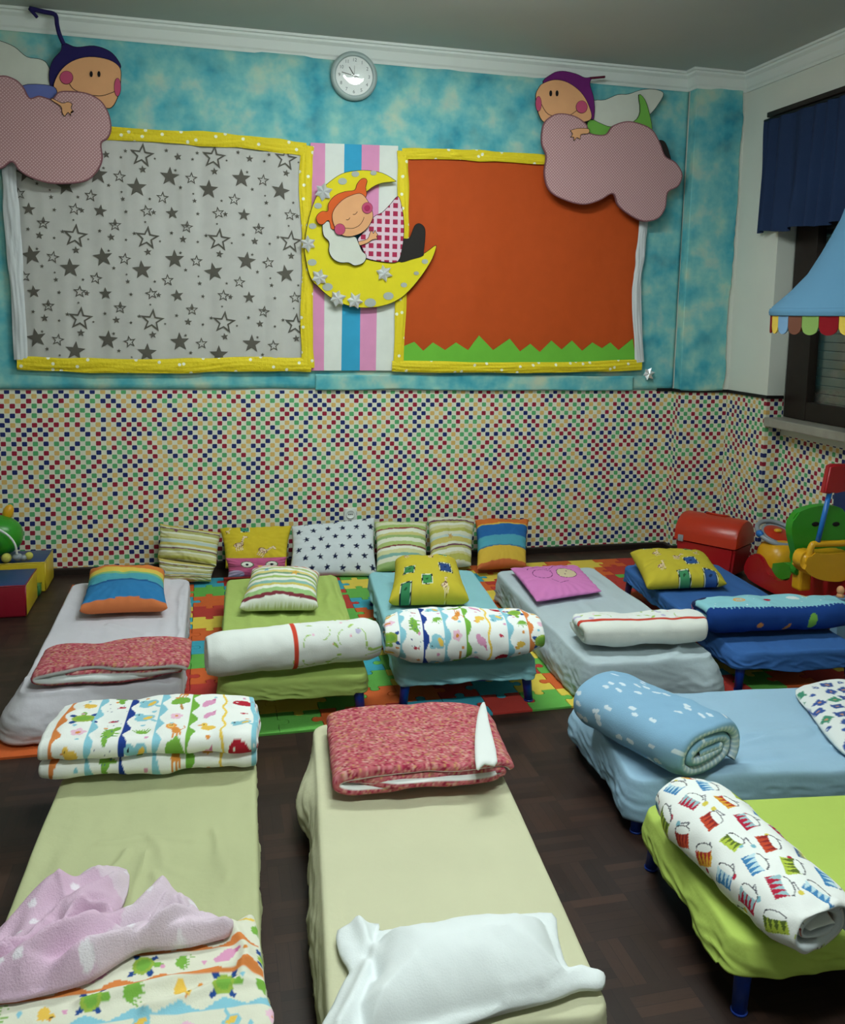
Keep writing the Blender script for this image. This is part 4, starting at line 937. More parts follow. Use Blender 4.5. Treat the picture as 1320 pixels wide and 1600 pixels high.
cot((-.165, 1.97), -2.5, 'sheet_olive', 'cot in an olive green sheet at the front left', hem=.07, seed=6, wr=.006, L=1.32, bulges=[(-.28, -.5, .4, .05)], drops=[(-.28, -.4, .4, .03)],
    creases=[([(-.06, .22), (-.09, .05), (-.07, -.1), (-.05, -.3)], .009, .010), ([(.0, .2), (-.02, .02)], .007, .008), ([(.03, .12), (.09, 0), (.1, -.12), (.17, -.25)], .008, .009), ([(.16, .28), (.2, .05)], .008, .009), ([(-.12, .28), (.1, .26)], .005, .01), ([(-.2, .1), (-.05, -.1)], .004, .015), ([(.0, .3), (.05, .15), (.12, .12)], .006, .01)])
cot((.555, 2.12), -5.4, 'sheet_cream', 'cot in a smooth cream sheet at the front, in the middle', hem=.05, seed=7, wr=.0025, bulges=[(-.3, .35, .13, .05), (-.28, -.1, .4, .02)])
cot((1.90, 2.47), -96.0, 'sheet_sky', 'cot in a sky blue sheet standing crosswise on the right', hem=.06, seed=8, wr=.006, W=.58, bulges=[(.29, -.5, .2, .02), (-.2, -.66, .2, .03)], creases=[([(.1, -.35), (.02, .1), (-.1, .5)], .009, .014), ([(.2, -.3), (.1, .3)], .008, .013), ([(.16, -.36), (.05, .05)], .008, .012), ([(.25, -.3), (.22, .3)], .009, .018)])
cot((1.80, 1.77), -96.5, 'sheet_lime', 'cot in a bright lime sheet standing crosswise at the lower right', hem=.10, seed=9, wr=.002, W=.57, bulges=[(.0, -.66, .3, .012)])

# ================================================================== BEDDING
def solid(c_): return lambda u, v: np.broadcast_to(np.array(c_, float), u.shape+(3,)).copy()
def cvf(cv, su=0, sv=0, flipu=False): return lambda u, v: cv.at((cv.w-u if flipu else u)+su, np.mod(v+sv, cv.h))
V3 = Vector
SZ = .195
fl1 = floral(.62, 1.0, 360, 3)
# folded red quilt on the lavender cot
f0 = fp(172, 1068, SZ); folded('folded_quilt', spiral(.285, .048, .028, 1.75, .55, .8, PI*.06), .026, f0+V3((0, .015, 0)), f0+V3((.005, .25, 0)), -1, cvf(fl1), solid((214, 218, 218)), 70, 300, .005, 9, 0, .05, (.45,), (214, 218, 218), .02, seed=2,
       label='folded quilt, red floral with white lining, on the lavender cot', cat='quilt', group=None)
# white and green roll on the green cot
def leafy(w, h, seed, band=None, res=420):
    cv = Canvas(w, h, (226, 230, 226), res); rg = random.Random(seed)
    for _ in range(int(w*h*420)):
        x, y = rg.random()*w, rg.random()*h
        if band and not band(x, y): continue
        k = rg.random()
        if k < .5: motif(cv, 'leaf', x, y, rg.uniform(.011, .019), rg.random()*6)
        elif k < .7: motif(cv, 'flower', x, y, .008)
        elif k < .85: cv.ell(x, y, .01, .01, (188, 180, 214))
        else:
            a = rg.random()*6; cv.line([(x+.03*math.cos(a+q*.25)+.0*q, y+.03*math.sin(a+q*.25)) for q in range(9)], .0034, (160, 196, 96))
    return cv
lw = leafy(.6, .9, 4, lambda x, y: x > .32)
for x in (.300,): 
    i0 = int(x*lw.r); lw.a[:, i0:i0+int(.018*lw.r)] = (218, 66, 44)
A0, A1 = fp(326, 1031, .265), fp(586, 1003, .265)
A0.z = A1.z = SZ; folded('rolled_quilt', spiral(.100, .096, .026, 2.6, .95, .95, -PI*.3), .026, A0, A1, 1, cvf(lw), solid((224, 228, 224)), 150, 300, .006, 8, .16, .025, (.6,), None, seed=5,
       label='rolled white quilt with an orange-red stripe and green leaf print, on the green cot', cat='quilt')
# animal print bundle on the aqua cot
ap = animal_print(.64, .9, .02, res=520, seed=4, sp=.082)
A0, A1 = fp(606, 1003, .275), fp(834, 1000, .265); A0.z = A1.z = SZ
folded('rolled_quilt', spiral(.165, .108, .036, 2.3, .85, .9, -PI*.35), .036, A0, A1, 1, cvf(ap, .03), solid((150, 200, 216)), 190, 380, .016, 7, .28, .05, (.5,), None, .01, seed=8,
       label='plump rolled quilt printed with animals and wavy coloured bands, on the aqua cot', cat='quilt')
# folded white quilt with red piping on the grey cot
def piped():
    cv = leafy(.64, 1.2, 9, lambda x, y: True); k = lambda m: int(m*cv.r); cv.a[:k(.285)] = (222, 224, 216); cv.a[k(.285):k(.302)] = (206, 62, 44); cv.a[k(.75):] = (222, 224, 216); return cv
pq = piped(); f0 = fp(925, 1022, SZ)+V3((0, .13, 0)); f1 = fp(1112, 1016, SZ)+V3((0, .13, 0))
ph = spiral(.13, .058, .04, 1.9, .6, .75, -PI*.62)[::1]; ph[:, 0] *= 1
def mirror(p): q = p.copy(); q[:, 0] *= -1; return q
sp_ = spiral(.135, .078, .044, 1.7, .62, .75, PI*1.08)
folded('folded_quilt', sp_, .042, f0, f1, -1, cvf(pq, 0, .0), solid((216, 220, 214)), 130, 300, .008, 8, .05, .03, (.6,), None, .02, seed=11,
       label='folded white quilt with an orange-red stripe and green print, on the grey-blue cot', cat='quilt')
# turquoise and navy quilt on the blue cot
def sea():
    cv = Canvas(.7, 1.2, (134, 200, 214), 420); rg = random.Random(2); n = int(.285*cv.r); cv.a[:n] = (22, 62, 140)
    for k in range(40): cv.ell(k*.018, .285, .0095, .013, (22, 62, 140))
    for _ in range(60): cv.ell(rg.random()*.7, .3+rg.random()*.5, .003, .003, (226, 232, 236))
    for x, y, c_ in ((.16, .37, (226, 160, 60)), (.5, .42, (226, 160, 60))):
        for rr in (.026, .016, .006): cv.ell(x, y, rr, rr*.9, c_, 0, .28 if rr > .01 else 0)
    cv.ell(.29, .37, .017, .014, (180, 30, 60)); cv.ell(.1, .45, .022, .011, (120, 180, 60), .4); cv.ell(.44, .25, .026, .016, (110, 170, 60), 1.0); cv.ell(.33, .23, .018, .01, (214, 130, 60), .5); cv.ell(.2, .24, .013, .009, (214, 130, 60))
    cv.ell(.42, .38, .03, .02, (220, 230, 232)); cv.line([(.03, .56), (.06, .62), (.1, .63)], .004, (30, 70, 150)); cv.ell(.02, .46, .03, .05, (40, 44, 90)); cv.ell(.02, .47, .014, .012, (200, 120, 170))
    return cv
sc = sea(); f0 = fp(1128, 1002, SZ)+V3((0, .15, 0))
folded('folded_quilt', spiral(.15, .088, .05, 1.6, .6, .8, PI*1.12), .046, f0, f0+V3((.62, -.05, 0)), -1, cvf(sc, 0, .0), solid((30, 60, 130)), 130, 300, .01, 7, .10, .04, (.6,), None, .015, seed=13,
       label='folded turquoise quilt with a navy scalloped border, on the royal blue cot', cat='quilt')
def zigzag(levels, gap):
    # levels: (a far, a near) pairs from the bottom up; near side is +a
    P = []; z = 0
    for k, (f, n_) in enumerate(levels):
        if k % 2 == 0: P += [(f, z), (n_, z)]; c = (n_, z+gap/2); P += [(c[0]+gap/2*math.cos(a), c[1]+gap/2*math.sin(a)) for a in np.linspace(-PI/2, PI/2, 8)[1:-1]]
        else:
            P += [(n_, z), (f, z)]; c = (f, z+gap/2)
            if k < len(levels)-1: P += [(c[0]-gap/2*math.cos(a), c[1]+gap/2*math.sin(a)) for a in np.linspace(-PI/2, PI/2, 8)[1:-1]]
        z += gap
    return P
# folded animal quilt on the olive cot
ao = animal_print(.72, .62, .06, res=560, seed=9, sp=.094, bg=(236, 238, 234)); f0 = fp(70, 1224, SZ)+V3((0, .155, 0)); f1 = fp(402, 1203, SZ)+V3((0, .155, 0))
folded('folded_quilt', zigzag([(-.12, .125), (-.12, .125), (-.12, .135), (-.13, .135)], .029), .0265, f0, f1, -1, cvf(ao, .0, .03), solid((228, 232, 230)), 210, 380, .010, 8, .06, .03, (.6,), (226, 230, 230), .015, seed=15,
       label='folded quilt printed with turtles, crocodiles and lions, on the olive cot', cat='quilt')
# folded red floral quilt on the cream cot
fl2 = floral(.62, 1.3, 520, 8)
f0 = fp(664, 1236, SZ); dr = V3((.08, 1, 0)).normalized(); q_ = folded('folded_quilt', spiral(.272, .05, .024, 2.0, .5, .75, PI*.03), .023, f0+V3((0, .01, 0)), f0+dr*.40, -1, cvf(fl2), solid((226, 228, 226)), 150, 340, .006, 7, 0, .05, (.72,), (226, 228, 226), .02, seed=21,
       label='neatly folded red floral quilt at the far end of the cream cot', cat='quilt')
plain('quilt_lining', (226, 230, 226), .9, .2, .03, 8, .4, 60)
zt = SZ+.103
cn = [(757, 1098), (764, 1130), (777, 1190), (757, 1193), (744, 1200), (742, 1150), (748, 1110)]
P_ = [fp(x, y, zt) for x, y in cn]; patch('turned_corner', [(p.x, p.y) for p in P_], lambda X, Y, D: .006*(1-np.exp(-D/.006)), lambda X, Y: np.tile(np.array([226., 230, 228]), (len(X), 1)), zt-.004, .006, 3, parent=q_, label='white lining of the corner folded back')
# blue rolled duvet
def cloudy():
    cv = Canvas(.75, 1.2, (126, 172, 206), 380); rg = random.Random(5)
    for _ in range(250):
        x, y = rg.random()*.75, rg.random()*1.2; a = rg.uniform(-.6, .6)
        for q in (-1, 0, 1): cv.ell(x+q*.006, y+rg.uniform(-.003, .003), .0085, .0048, (206, 220, 230), a)
    return cv
def plaid(c1=(128, 170, 206), c2=(206, 218, 232)):
    def f(u, v):
        k = ((np.mod(u, .02) < .008)*.5+(np.mod(v, .02) < .008)*.5)[..., None]; return np.array(c1)*(1-k)+np.array(c2)*k
    return f
cl_ = cloudy(); A0, A1 = fp(938, 1083, .28), fp(1104, 1166, .28); A0.z = A1.z = SZ
folded('rolled_duvet', mirror(spiral(.160, .102, .036, 2.5, .75, .85, -PI*.2)), .032, A1, A0, 1, cvf(cl_), plaid(), inv=True, nw=170, ns=420, lump=.007, lf=8, ends=.07, endlen=.02, cap=(.35,), wave=.006, seed=25,#
       label='thick rolled light blue duvet with small white clouds and checked lining', cat='duvet')
# drum print roll
def drums():
    cv = Canvas(.95, 1.1, (236, 238, 236), 460); rg = random.Random(12); k = 0
    pal = [((190, 30, 60), (150, 190, 200)), ((226, 160, 40), (190, 50, 40)), ((34, 90, 160), (220, 214, 60)), ((206, 70, 40), (150, 40, 40)), ((180, 200, 60), (90, 110, 40)), ((60, 130, 190), (190, 220, 230))]
    y = .03
    while y < 1.1:
        x = .03+.04*(k % 2); 
        while x < .95:
            a = rg.uniform(-.6, .6)+PI/2*0; s = rg.uniform(.023, .029); P = lambda p: loc(x, y, s, a, p); c1, c2 = rg.choice(pal)
            cv.ell(*P([(0, -.75)])[0], s*.95, s*.34, (60, 60, 70), a); cv.ell(*P([(0, -.75)])[0], s*.83, s*.25, (236, 238, 236), a)
            cv.poly(P([(-1, .55), (1, .55), (.92, -.6), (-.92, -.6)]), c1)
            for q in range(4): cv.poly(P([(-.9+q*.48, -.58), (-.42+q*.48, -.58), (-.66+q*.48, .5)]), c2)
            cv.ell(*P([(0, -.62)])[0], s*.9, s*.22, (236, 238, 236), a)
            x2, y2 = x+.036, y+.03; b_ = rg.random()*3; cc = rg.choice([(120, 180, 200), (190, 30, 60), (220, 200, 70)])
            for q in (-.5, .4): cv.line([(x2, y2), (x2+.03*math.cos(b_+q), y2+.03*math.sin(b_+q))], .0028, (110, 110, 120)); cv.ell(x2+.03*math.cos(b_+q), y2+.03*math.sin(b_+q), .006, .006, cc)
            x += .078
        y += .066; k += 1
    return cv
dc = drums(); A0, A1 = fp(1070, 1250, .27), fp(1278, 1440, .27); A0.z = A1.z = SZ+.004
folded('rolled_quilt', mirror(spiral(.118, .085, .026, 2.6, .85, .9, -PI*.15)), .024, A1, A0, 1, cvf(dc), solid((214, 222, 226)), 230, 440, .013, 8, .16, .035, (.5,), (206, 216, 224), .02, seed=29, inv=True,
       label='rolled white quilt printed with coloured toy drums, on the lime cot', cat='quilt')

# ---- pillows on the cots
def quadf(px, zs): return [fp(p[0], p[1], z) for p, z in zip(px, zs)]
rb = stripes(.4, .3, [(.8, (206, 110, 60)), (4.6, (40, 120, 180)), (.5, (30, 90, 150)), (2.6, (70, 160, 178)), (.8, (120, 180, 120)), (2.4, (222, 190, 70)), (2.3, (222, 120, 50)), (1.0, (70, 130, 180))], .002)
cushion(quadf([(124, 955), (262, 950), (258, 893), (140, 893)], [.22, .22, .25, .25]), .14, rb, 'pillow', label='orange, yellow and blue striped pillow on the lavender cot', cat='pillow', seed=1, up=(0, 0, 1), zmin=.198, back=(206, 110, 60))
st2 = stripes(.4, .34, [(.5, (220, 222, 214)), (.5, (130, 50, 60)), (.8, (150, 190, 120)), (.8, (226, 228, 214)), (.6, (206, 190, 90)), (.8, (130, 180, 170)), (.8, (228, 228, 214)), (.7, (160, 190, 100)), (.8, (226, 228, 216)), (.6, (120, 160, 120)), (.8, (222, 206, 120)), (.6, (230, 230, 220)), (.7, (170, 190, 110)), (.8, (228, 228, 216)), (.5, (200, 120, 90)), (1.4, (224, 226, 214))], .003)
st2.star(.27, .2, .03, (226, 170, 60), .2); st2.star(.1, .24, .022, (120, 170, 190))
cushion(quadf([(374, 950), (497, 948), (500, 897), (393, 893)], [.22, .22, .26, .26]), .15, st2, 'pillow', label='pale striped pillow with an orange star on the leaf green cot', cat='pillow', seed=2, up=(0, 0, 1), zmin=.198, back=(190, 196, 150))
def zoo(w, h, bg, seed, pts, giraffes):
    cv = Canvas(w, h, bg, 520); rg = random.Random(seed)
    for x, y, s, c_ in pts:
        a = rg.uniform(-.12, .12); cv.poly(loc(x, y, s*1.25, a, [(-1, -1), (1, -1), (1, 1), (-1, 1)]), (24, 30, 50))
        for k in range(14):
            e = -1.12+.172*k
            for q in ((e, 1.12), (e, -1.12), (1.12, e), (-1.12, e)): cv.ell(*loc(x, y, s, a, [q])[0], s*.06, s*.1, (214, 224, 200))
        cv.poly(loc(x, y, s, a, [(-.95, -.95), (.95, -.95), (.95, .95), (-.95, .95)]), c_); cv.ell(x, y, s*.35, s*.2, tuple(v*.6 for v in c_), .5)
    for x, y, s, a in giraffes:
        for col, g_ in (((90, 50, 40), 1.25), ((226, 200, 160), 1.0)):
            cv.ell(*loc(x, y, s, a, [(0, 0)])[0], s*.62*g_**.5, s*.34*g_, col, a); cv.line(loc(x, y, s, a, [(.45, .1), (.9, 1.2)]), s*.24*g_, col); cv.ell(*loc(x, y, s, a, [(1.1, 1.25)])[0], s*.34*g_**.5, s*.16*g_, col, a-.4)
            for q in (-.4, -.1, .2, .45): cv.line(loc(x, y, s, a, [(q, -.2), (q, -1.0)]), s*.12*g_, col)
        for _ in range(16): cv.ell(*loc(x, y, s, a, [(rg.uniform(-.55, .55), rg.uniform(-.25, .25))])[0], s*.07, s*.07, (120, 60, 50))
        for q in range(5): cv.ell(*loc(x, y, s, a, [(.5+.09*q, .2+.22*q)])[0], s*.06, s*.05, (120, 60, 50))
    return cv
OL = (196, 178, 40)
z1 = zoo(.4, .34, OL, 1, [(.09, .13, .026, (50, 130, 70)), (.3, .15, .03, (40, 70, 130)), (.19, .06, .024, (60, 140, 70)), (.3, .3, .022, (60, 150, 80)), (.08, .02, .024, (50, 130, 80))], [(.22, .27, .028, 0), (.07, .28, .026, .5), (.28, .03, .026, .4)])
cushion(quadf([(607, 940), (733, 938), (713, 880), (617, 878)], [.225, .225, .29, .29]), .18, z1, 'pillow', label='mustard yellow pillow with green and blue patches on the aqua cot', cat='pillow', seed=3, up=(0, 0, 1), zmin=.198)
def pig():
    cv = Canvas(.42, .32, (214, 120, 190), 520); D = (96, 30, 90); cir = lambda x, y, rx, ry, a0=0, a1=6.3: [(x+rx*math.cos(a), y+ry*math.sin(a)) for a in np.linspace(a0, a1, 24)]
    cv.line(cir(.14, .2, .06, .045), .004, D); cv.line(cir(.13, .25, .06, .03, .2, 3), .004, D); cv.line([(.17, .14), (.2, .09), (.26, .1)], .0035, D); cv.line([(.2, .24), (.25, .29), (.3, .3)], .0035, D)
    cv.ell(.29, .19, .062, .06, D); cv.ell(.29, .19, .058, .056, (206, 190, 150)); cv.ell(.275, .175, .005, .006, D); cv.ell(.3, .215, .005, .006, D); cv.line([(.3, .3), (.33, .27)], .003, D); cv.ell(.19, .25, .004, .004, D); cv.ell(.2, .22, .004, .004, D)
    return cv
cushion(quadf([(838, 940), (940, 924), (902, 884), (797, 888)], [.205, .205, .212, .212]), .05, pig(), 'pillow', label='flat pink pillow with an outlined pig face on the grey-blue cot', cat='pillow', seed=4, lump=.004, up=(0, 0, 1), zmin=.198, pull=.03)
z2 = zoo(.42, .36, OL, 2, [(.27, .14, .03, (44, 84, 150)), (.2, .02, .026, (60, 140, 90)), (.34, .02, .03, (44, 84, 150)), (.3, .3, .02, (60, 150, 80)), (.08, .34, .02, (50, 130, 90))], [(.1, .24, .03, .3), (.2, .18, .03, -.2), (.09, .09, .03, .3), (.33, .24, .022, .2)])
cushion(quadf([(1010, 918), (1136, 912), (1100, 866), (984, 864)], [.215, .22, .265, .265]), .14, z2, 'pillow', label='mustard yellow pillow with giraffes on the royal blue cot', cat='pillow', seed=5, up=(0, 0, 1), zmin=.198)

# ---- cushions leaning on the back wall
def lean(px, yb, yt, T, cv, label, seed, zb=.02, **kw):
    q = [fp(px[3][0], px[3][1], zb+MZ), fp(px[2][0], px[2][1], zb+MZ), wp(px[1][0], px[1][1], yt), wp(px[0][0], px[0][1], yt)]
    for p, pp in ((0, px[3]), (1, px[2])):
        if q[p].y > yb: q[p] = wp(pp[0], pp[1], yb)
    cushion(q, T, cv, 'cushion', label=label, cat='cushion', group='cushions along the back wall', seed=seed, up=(0, -1, 0), zmin=zb*0+(.0105 if zb < .03 else .02), **kw)
def purp(seed, w=.4, h=.4):
    rg = random.Random(seed); seq = []; pal = [(206, 206, 180), (178, 176, 80), (200, 196, 140), (214, 216, 196), (170, 170, 96), (110, 60, 84), (206, 208, 186), (196, 180, 90), (176, 196, 190)]
    for k in range(17): seq.append((rg.uniform(.5, 1.6) if pal[k % 9] != (110, 60, 84) else .45, pal[k % 9]))
    cv = stripes(w, h, seq, .003); return cv
c1 = purp(1); c1.star(.13, .34, .025, (120, 70, 90), .3)
lean([(250, 818), (345, 832), (338, 884), (246, 876)], 5.12, 5.22, .12, c1, 'upright cushion with olive, white and purple stripes, leftmost by the wall', 10, .1)
c1 = purp(3, .4, .3); c1.star(.2, .24, .02, (150, 120, 80), .3)
lean([(247, 872), (338, 884), (330, 909), (245, 911)], 4.96, 4.99, .11, c1, 'squashed striped cushion on the floor below the leftmost cushion', 11, .01)
z3 = zoo(.44, .36, (206, 180, 30), 5, [(.15, .31, .024, (50, 140, 110))], [(.1, .16, .05, .1), (.27, .1, .05, -.5), (.04, .3, .02, 0)])
lean([(343, 826), (456, 822), (448, 886), (352, 888)], 5.12, 5.22, .13, z3, 'bright yellow cushion with brown giraffes against the wall', 12, .06)
ow = Canvas(.4, .2, (196, 84, 130), 400)
for x in (.13, .3): ow.ell(x, .13, .045, .035, (70, 100, 60)); ow.ell(x, .13, .038, .028, (224, 226, 214)); ow.ell(x, .13, .012, .012, (40, 40, 50))
ow.ell(.05, .03, .06, .04, (180, 160, 200)); ow.poly([(.2, .12), (.24, .12), (.22, .08)], (226, 170, 60))
lean([(352, 872), (448, 870), (448, 902), (356, 902)], 4.91, 4.94, .09, ow, 'magenta cushion with round owl eyes below the yellow giraffe cushion', 13, .01)
stc = Canvas(.56, .4, (206, 214, 220), 460); rg = random.Random(3)
for j in range(6):
    for i in range(6): stc.star(.045+i*.098+(.05 if j % 2 else 0), .035+j*.071+rg.uniform(-.004, .004), .025, (26, 34, 70), rg.uniform(-.15, .15))
lean([(455, 823), (586, 809), (590, 900), (450, 902)], 5.04, 5.2, .13, stc, 'large pale cushion covered in navy stars', 14, .01)
c1 = stripes(.4, .4, [(1, (150, 180, 110)), (1, (214, 216, 190)), (.8, (120, 170, 160)), (1, (206, 206, 150)), (.7, (226, 228, 210)), (.4, (130, 60, 60)), (1, (170, 190, 110)), (1, (220, 222, 200)), (.8, (150, 180, 110)), (.8, (200, 196, 120)), (1, (222, 224, 206)), (.4, (150, 60, 60)), (1, (160, 186, 100)), (1, (214, 216, 180)), (1, (180, 196, 120))], .004)
lean([(584, 816), (667, 816), (668, 890), (588, 893)], 5.1, 5.22, .11, c1, 'greenish striped cushion with thin red lines, right of the star cushion', 15, .05)
c1 = purp(8); c1.star(.17, .2, .03, (190, 150, 80), .3)
lean([(668, 807), (742, 811), (736, 884), (672, 892)], 5.1, 5.22, .11, c1, 'striped cushion with an ochre star and purple lines, left of the orange and blue one', 16, .05)
c1 = stripes(.4, .4, [(.6, (196, 96, 50)), (2.6, (210, 170, 50)), (.3, (60, 110, 150)), (2.2, (70, 156, 180)), (2.8, (34, 100, 170)), (.3, (220, 180, 60)), (2.0, (214, 106, 40))], .003)
lean([(742, 813), (826, 812), (822, 886), (745, 890)], 5.1, 5.22, .12, c1, 'cushion in orange, blue and yellow stripes, rightmost by the wall', 17, .05)

# ---- crumpled things on the front cots
def dome(core, h, s): return lambda X, Y: h*(1-np.exp(-(np.where(inside(X, Y, core), dist(X, Y, core), 0)/s)))
def pxl(pts, z): return [(q.x, q.y) for q in (fp(x, y, z) for x, y in pts)]
# white pillow with a wide flange
ol = pxl([(527, 1455), (560, 1446), (592, 1440), (600, 1452), (700, 1440), (790, 1431), (862, 1428), (872, 1466), (888, 1508), (915, 1512), (943, 1520), (941, 1543), (905, 1545), (860, 1562), (760, 1588), (660, 1625), (560, 1650), (480, 1660), (496, 1615), (522, 1565), (538, 1530), (545, 1515), (530, 1488)], .2)
core = pxl([(592, 1475), (700, 1455), (800, 1446), (850, 1452), (870, 1500), (885, 1535), (850, 1556), (760, 1578), (640, 1610), (575, 1630), (560, 1590), (580, 1540), (588, 1505)], .2)
dm = dome(core, .085, .05)
fold_ = pxl([(560, 1450), (585, 1500), (560, 1560), (530, 1620)], .2); fold2 = pxl([(590, 1445), (575, 1500), (590, 1550)], .2); fold3 = pxl([(905, 1520), (860, 1550), (790, 1570)], .2)
patch('pillow', ol, lambda X, Y, D: dm(X, Y)*(1+.10*fbm(X*7, Y*7, 3))+.012*(1-np.exp(-D/.01))+.004*fbm(X*14, Y*14, 1, 4)+crease(X, Y, fold_, .022, .016)+crease(X, Y, fold2, -.012, .01)+crease(X, Y, fold3, .01, .015),
      lambda X, Y: np.tile(np.array([228., 234, 236]), (len(X), 1)), SZ-.001, .006, 3, mat='printed_cloth', label='white pillow in a flanged pillowcase on the near end of the cream cot', cat='pillow')
# animal print sheet under the pink blanket
prt = animal_print(.62, .62, .02, horizontal=True, res=420, seed=31, sp=.082, bg=(222, 220, 200), soft=True)
ol = pxl([(150, 1495), (250, 1480), (340, 1458), (388, 1433), (400, 1446), (410, 1505), (417, 1560), (428, 1593), (400, 1640), (280, 1690), (100, 1740), (-60, 1760), (-90, 1650), (-70, 1560), (40, 1520)], .2)
x0_, y0_ = min(p[0] for p in ol), min(p[1] for p in ol)
fA = pxl([(130, 1590), (300, 1545), (400, 1520)], .2); fB = pxl([(230, 1600), (330, 1560), (412, 1545)], .2); fC = pxl([(360, 1455), (385, 1500), (380, 1540)], .2)
shf = lambda X, Y, D: .02*(1-np.exp(-D/.02))+.008*fbm(X*6, Y*9, 5, 4)+crease(X, Y, fA, .014, .014)+crease(X, Y, fB, .012, .012)+crease(X, Y, fC, .016, .014)
ol_s = list(ol); oln = [(float(p[0]), float(p[1])) for p in smooth_loop(ol, 4)]
patch('printed_sheet', ol, shf,
      lambda X, Y: prt.at(np.clip(X-x0_, 0, .61), np.clip(Y-y0_, 0, .61)), SZ+.003, .0036, 4, label='crumpled cream sheet printed with animals, under the pink blanket', cat='sheet')
# fleece blanket
ol = pxl([(66, 1388), (110, 1378), (130, 1362), (152, 1352), (198, 1358), (199, 1392), (183, 1434), (200, 1440), (228, 1418), (256, 1398), (276, 1408), (302, 1412), (325, 1440), (362, 1463), (358, 1477), (328, 1486), (280, 1500), (235, 1506), (195, 1522), (140, 1556), (80, 1574), (0, 1592), (-60, 1590), (-60, 1520), (8, 1440), (40, 1412)], .21)
R_ = [(pxl(p, .22), a, w_) for p, a, w_ in (([(-30, 1560), (60, 1530), (150, 1480), (215, 1450), (258, 1405)], .05, .035), ([(10, 1510), (50, 1440), (80, 1400), (150, 1372)], .04, .028), ([(215, 1510), (270, 1470), (300, 1440)], .035, .022), ([(250, 1500), (300, 1478), (350, 1470)], .03, .02),
     ([(70, 1480), (110, 1430), (180, 1380)], .03, .022), ([(150, 1530), (210, 1490), (262, 1430)], .035, .018), ([(100, 1395), (165, 1362)], .02, .018), ([(20, 1550), (120, 1540), (190, 1500)], .03, .03), ([(55, 1500), (75, 1455), (130, 1425), (185, 1430)], .028, .012), ([(280, 1420), (300, 1450)], .02, .014))]
def fle(X, Y):
    c_ = np.tile(np.array([214., 178, 204]), (len(X), 1)); k = fbm(X*3.2, Y*3.2, 9, 2) > .12; c_[k] = (218, 196, 212)
    rg = random.Random(4)
    for _ in range(26):
        x, y, r = rg.uniform(min(p[0] for p in ol), max(p[0] for p in ol)), rg.uniform(min(p[1] for p in ol), max(p[1] for p in ol)), rg.uniform(.007, .015); c_[np.hypot(X-x, (Y-y)) < r] = (232, 222, 232)
    return c_
def flh(X, Y, D):
    z = .018*(1-np.exp(-D/.010))+.008*fbm(X*9, Y*9, 7, 3)+.020*(1-np.exp(-D/.02))*(1-2.4*np.abs(vn(X*9+1.3*vn(X*5, Y*5, 2), Y*13-X*6, 3)))
    rr = np.zeros(X.shape)
    for p, a, w_ in R_: rr = np.maximum(rr, crease(X, Y, p, a, w_))
    return np.maximum(z+rr*(1-np.exp(-D/.012)), .004)
patch('blanket', ol, flh, fle, lambda X, Y: SZ+.004+np.where(inside(X, Y, oln), shf(X, Y, dist(X, Y, oln))+.015, 0), .0045, 3, mat='fleece_cloth', label='crumpled pale pink fleece blanket with white spots on the olive cot', cat='blanket')
# patchwork print blanket at the right edge
pw = Canvas(.6, .6, (222, 226, 224), 460); rg = random.Random(6)
for i in range(10):
    for j in range(10):
        x, y, s, c_ = .03+i*.062+rg.uniform(-.01, .01)+(.03 if j % 2 else 0), .03+j*.055+rg.uniform(-.008, .008), rg.choice([.02, .022, .01]), rg.choice([(52, 84, 160), (60, 140, 110), (50, 80, 150)])
        a = rg.uniform(-.8, .8); pw.poly(loc(x, y, s, a, [(-1, -.8), (1, -.8), (1, .8), (-1, .8)]), c_); pw.ell(x, y, s*.3, s*.22, (200, 140, 100) if s > .015 else (200, 210, 230), a)
ol = pxl([(1243, 1074), (1290, 1064), (1345, 1068), (1430, 1080), (1450, 1180), (1400, 1200), (1330, 1178), (1296, 1150), (1265, 1108)], .21); x0b, y0b = min(p[0] for p in ol), min(p[1] for p in ol)
patch('printed_blanket', ol, lambda X, Y, D: .035*(1-np.exp(-D/.025))+.006*fbm(X*7, Y*7, 2, 3), lambda X, Y: pw.at(np.clip(X-x0b, 0, .59), np.clip(Y-y0b, 0, .59)), SZ, .006, 4, label='white blanket printed with blue and green squares on the sky blue cot', cat='blanket')

# ================================================================== TOYS
# soft play blocks on the left
for nm, c_ in (('vinyl_yellow', (206, 178, 20)), ('vinyl_blue', (20, 58, 118)), ('vinyl_red', (150, 12, 36)), ('vinyl_green', (44, 120, 56))): plain(nm, c_, .35, .5, .06, 8, .3, 14)
def block(label, x0, x1, y0, y1, z0, z1, front, top_, side, cat='soft block'):
    t = thing('foam_block', label, cat, ((x0+x1)/2, (y0+y1)/2, z0), 0, 'soft play blocks on the left'); cx, cy, e = (x0+x1)/2, (y0+y1)/2, .012
    b = B(); b.box((cx, cy, (z0+z1)/2), (x1-x0, y1-y0, z1-z0), .012, mi=0, seg=3); me = b.me()
    for p in me.polygons:
        n_ = p.normal; p.material_index = 1 if n_.z > .6 else (2 if n_.x > .6 else 0)
    link('cover', me, [front, top_, side], t, True)
    link('piping', B().tube([(x0+e/2, y0+.003, z1-.004), (x1-.005, y0+.003, z1-.004), (x1-.003, y1-.006, z1-.004)], .004).tube([(x1-.004, y0+.004, z0+.01), (x1-.004, y0+.004, z1-.006)], .004).me(), front, t, True)
    return t
bA = wp(81, 914, 5.15); block('yellow soft play block with a blue top by the wall at the left', -1.6, -.845, 4.98, 5.24, .0, .168, 'vinyl_yellow', 'vinyl_blue', 'vinyl_yellow')
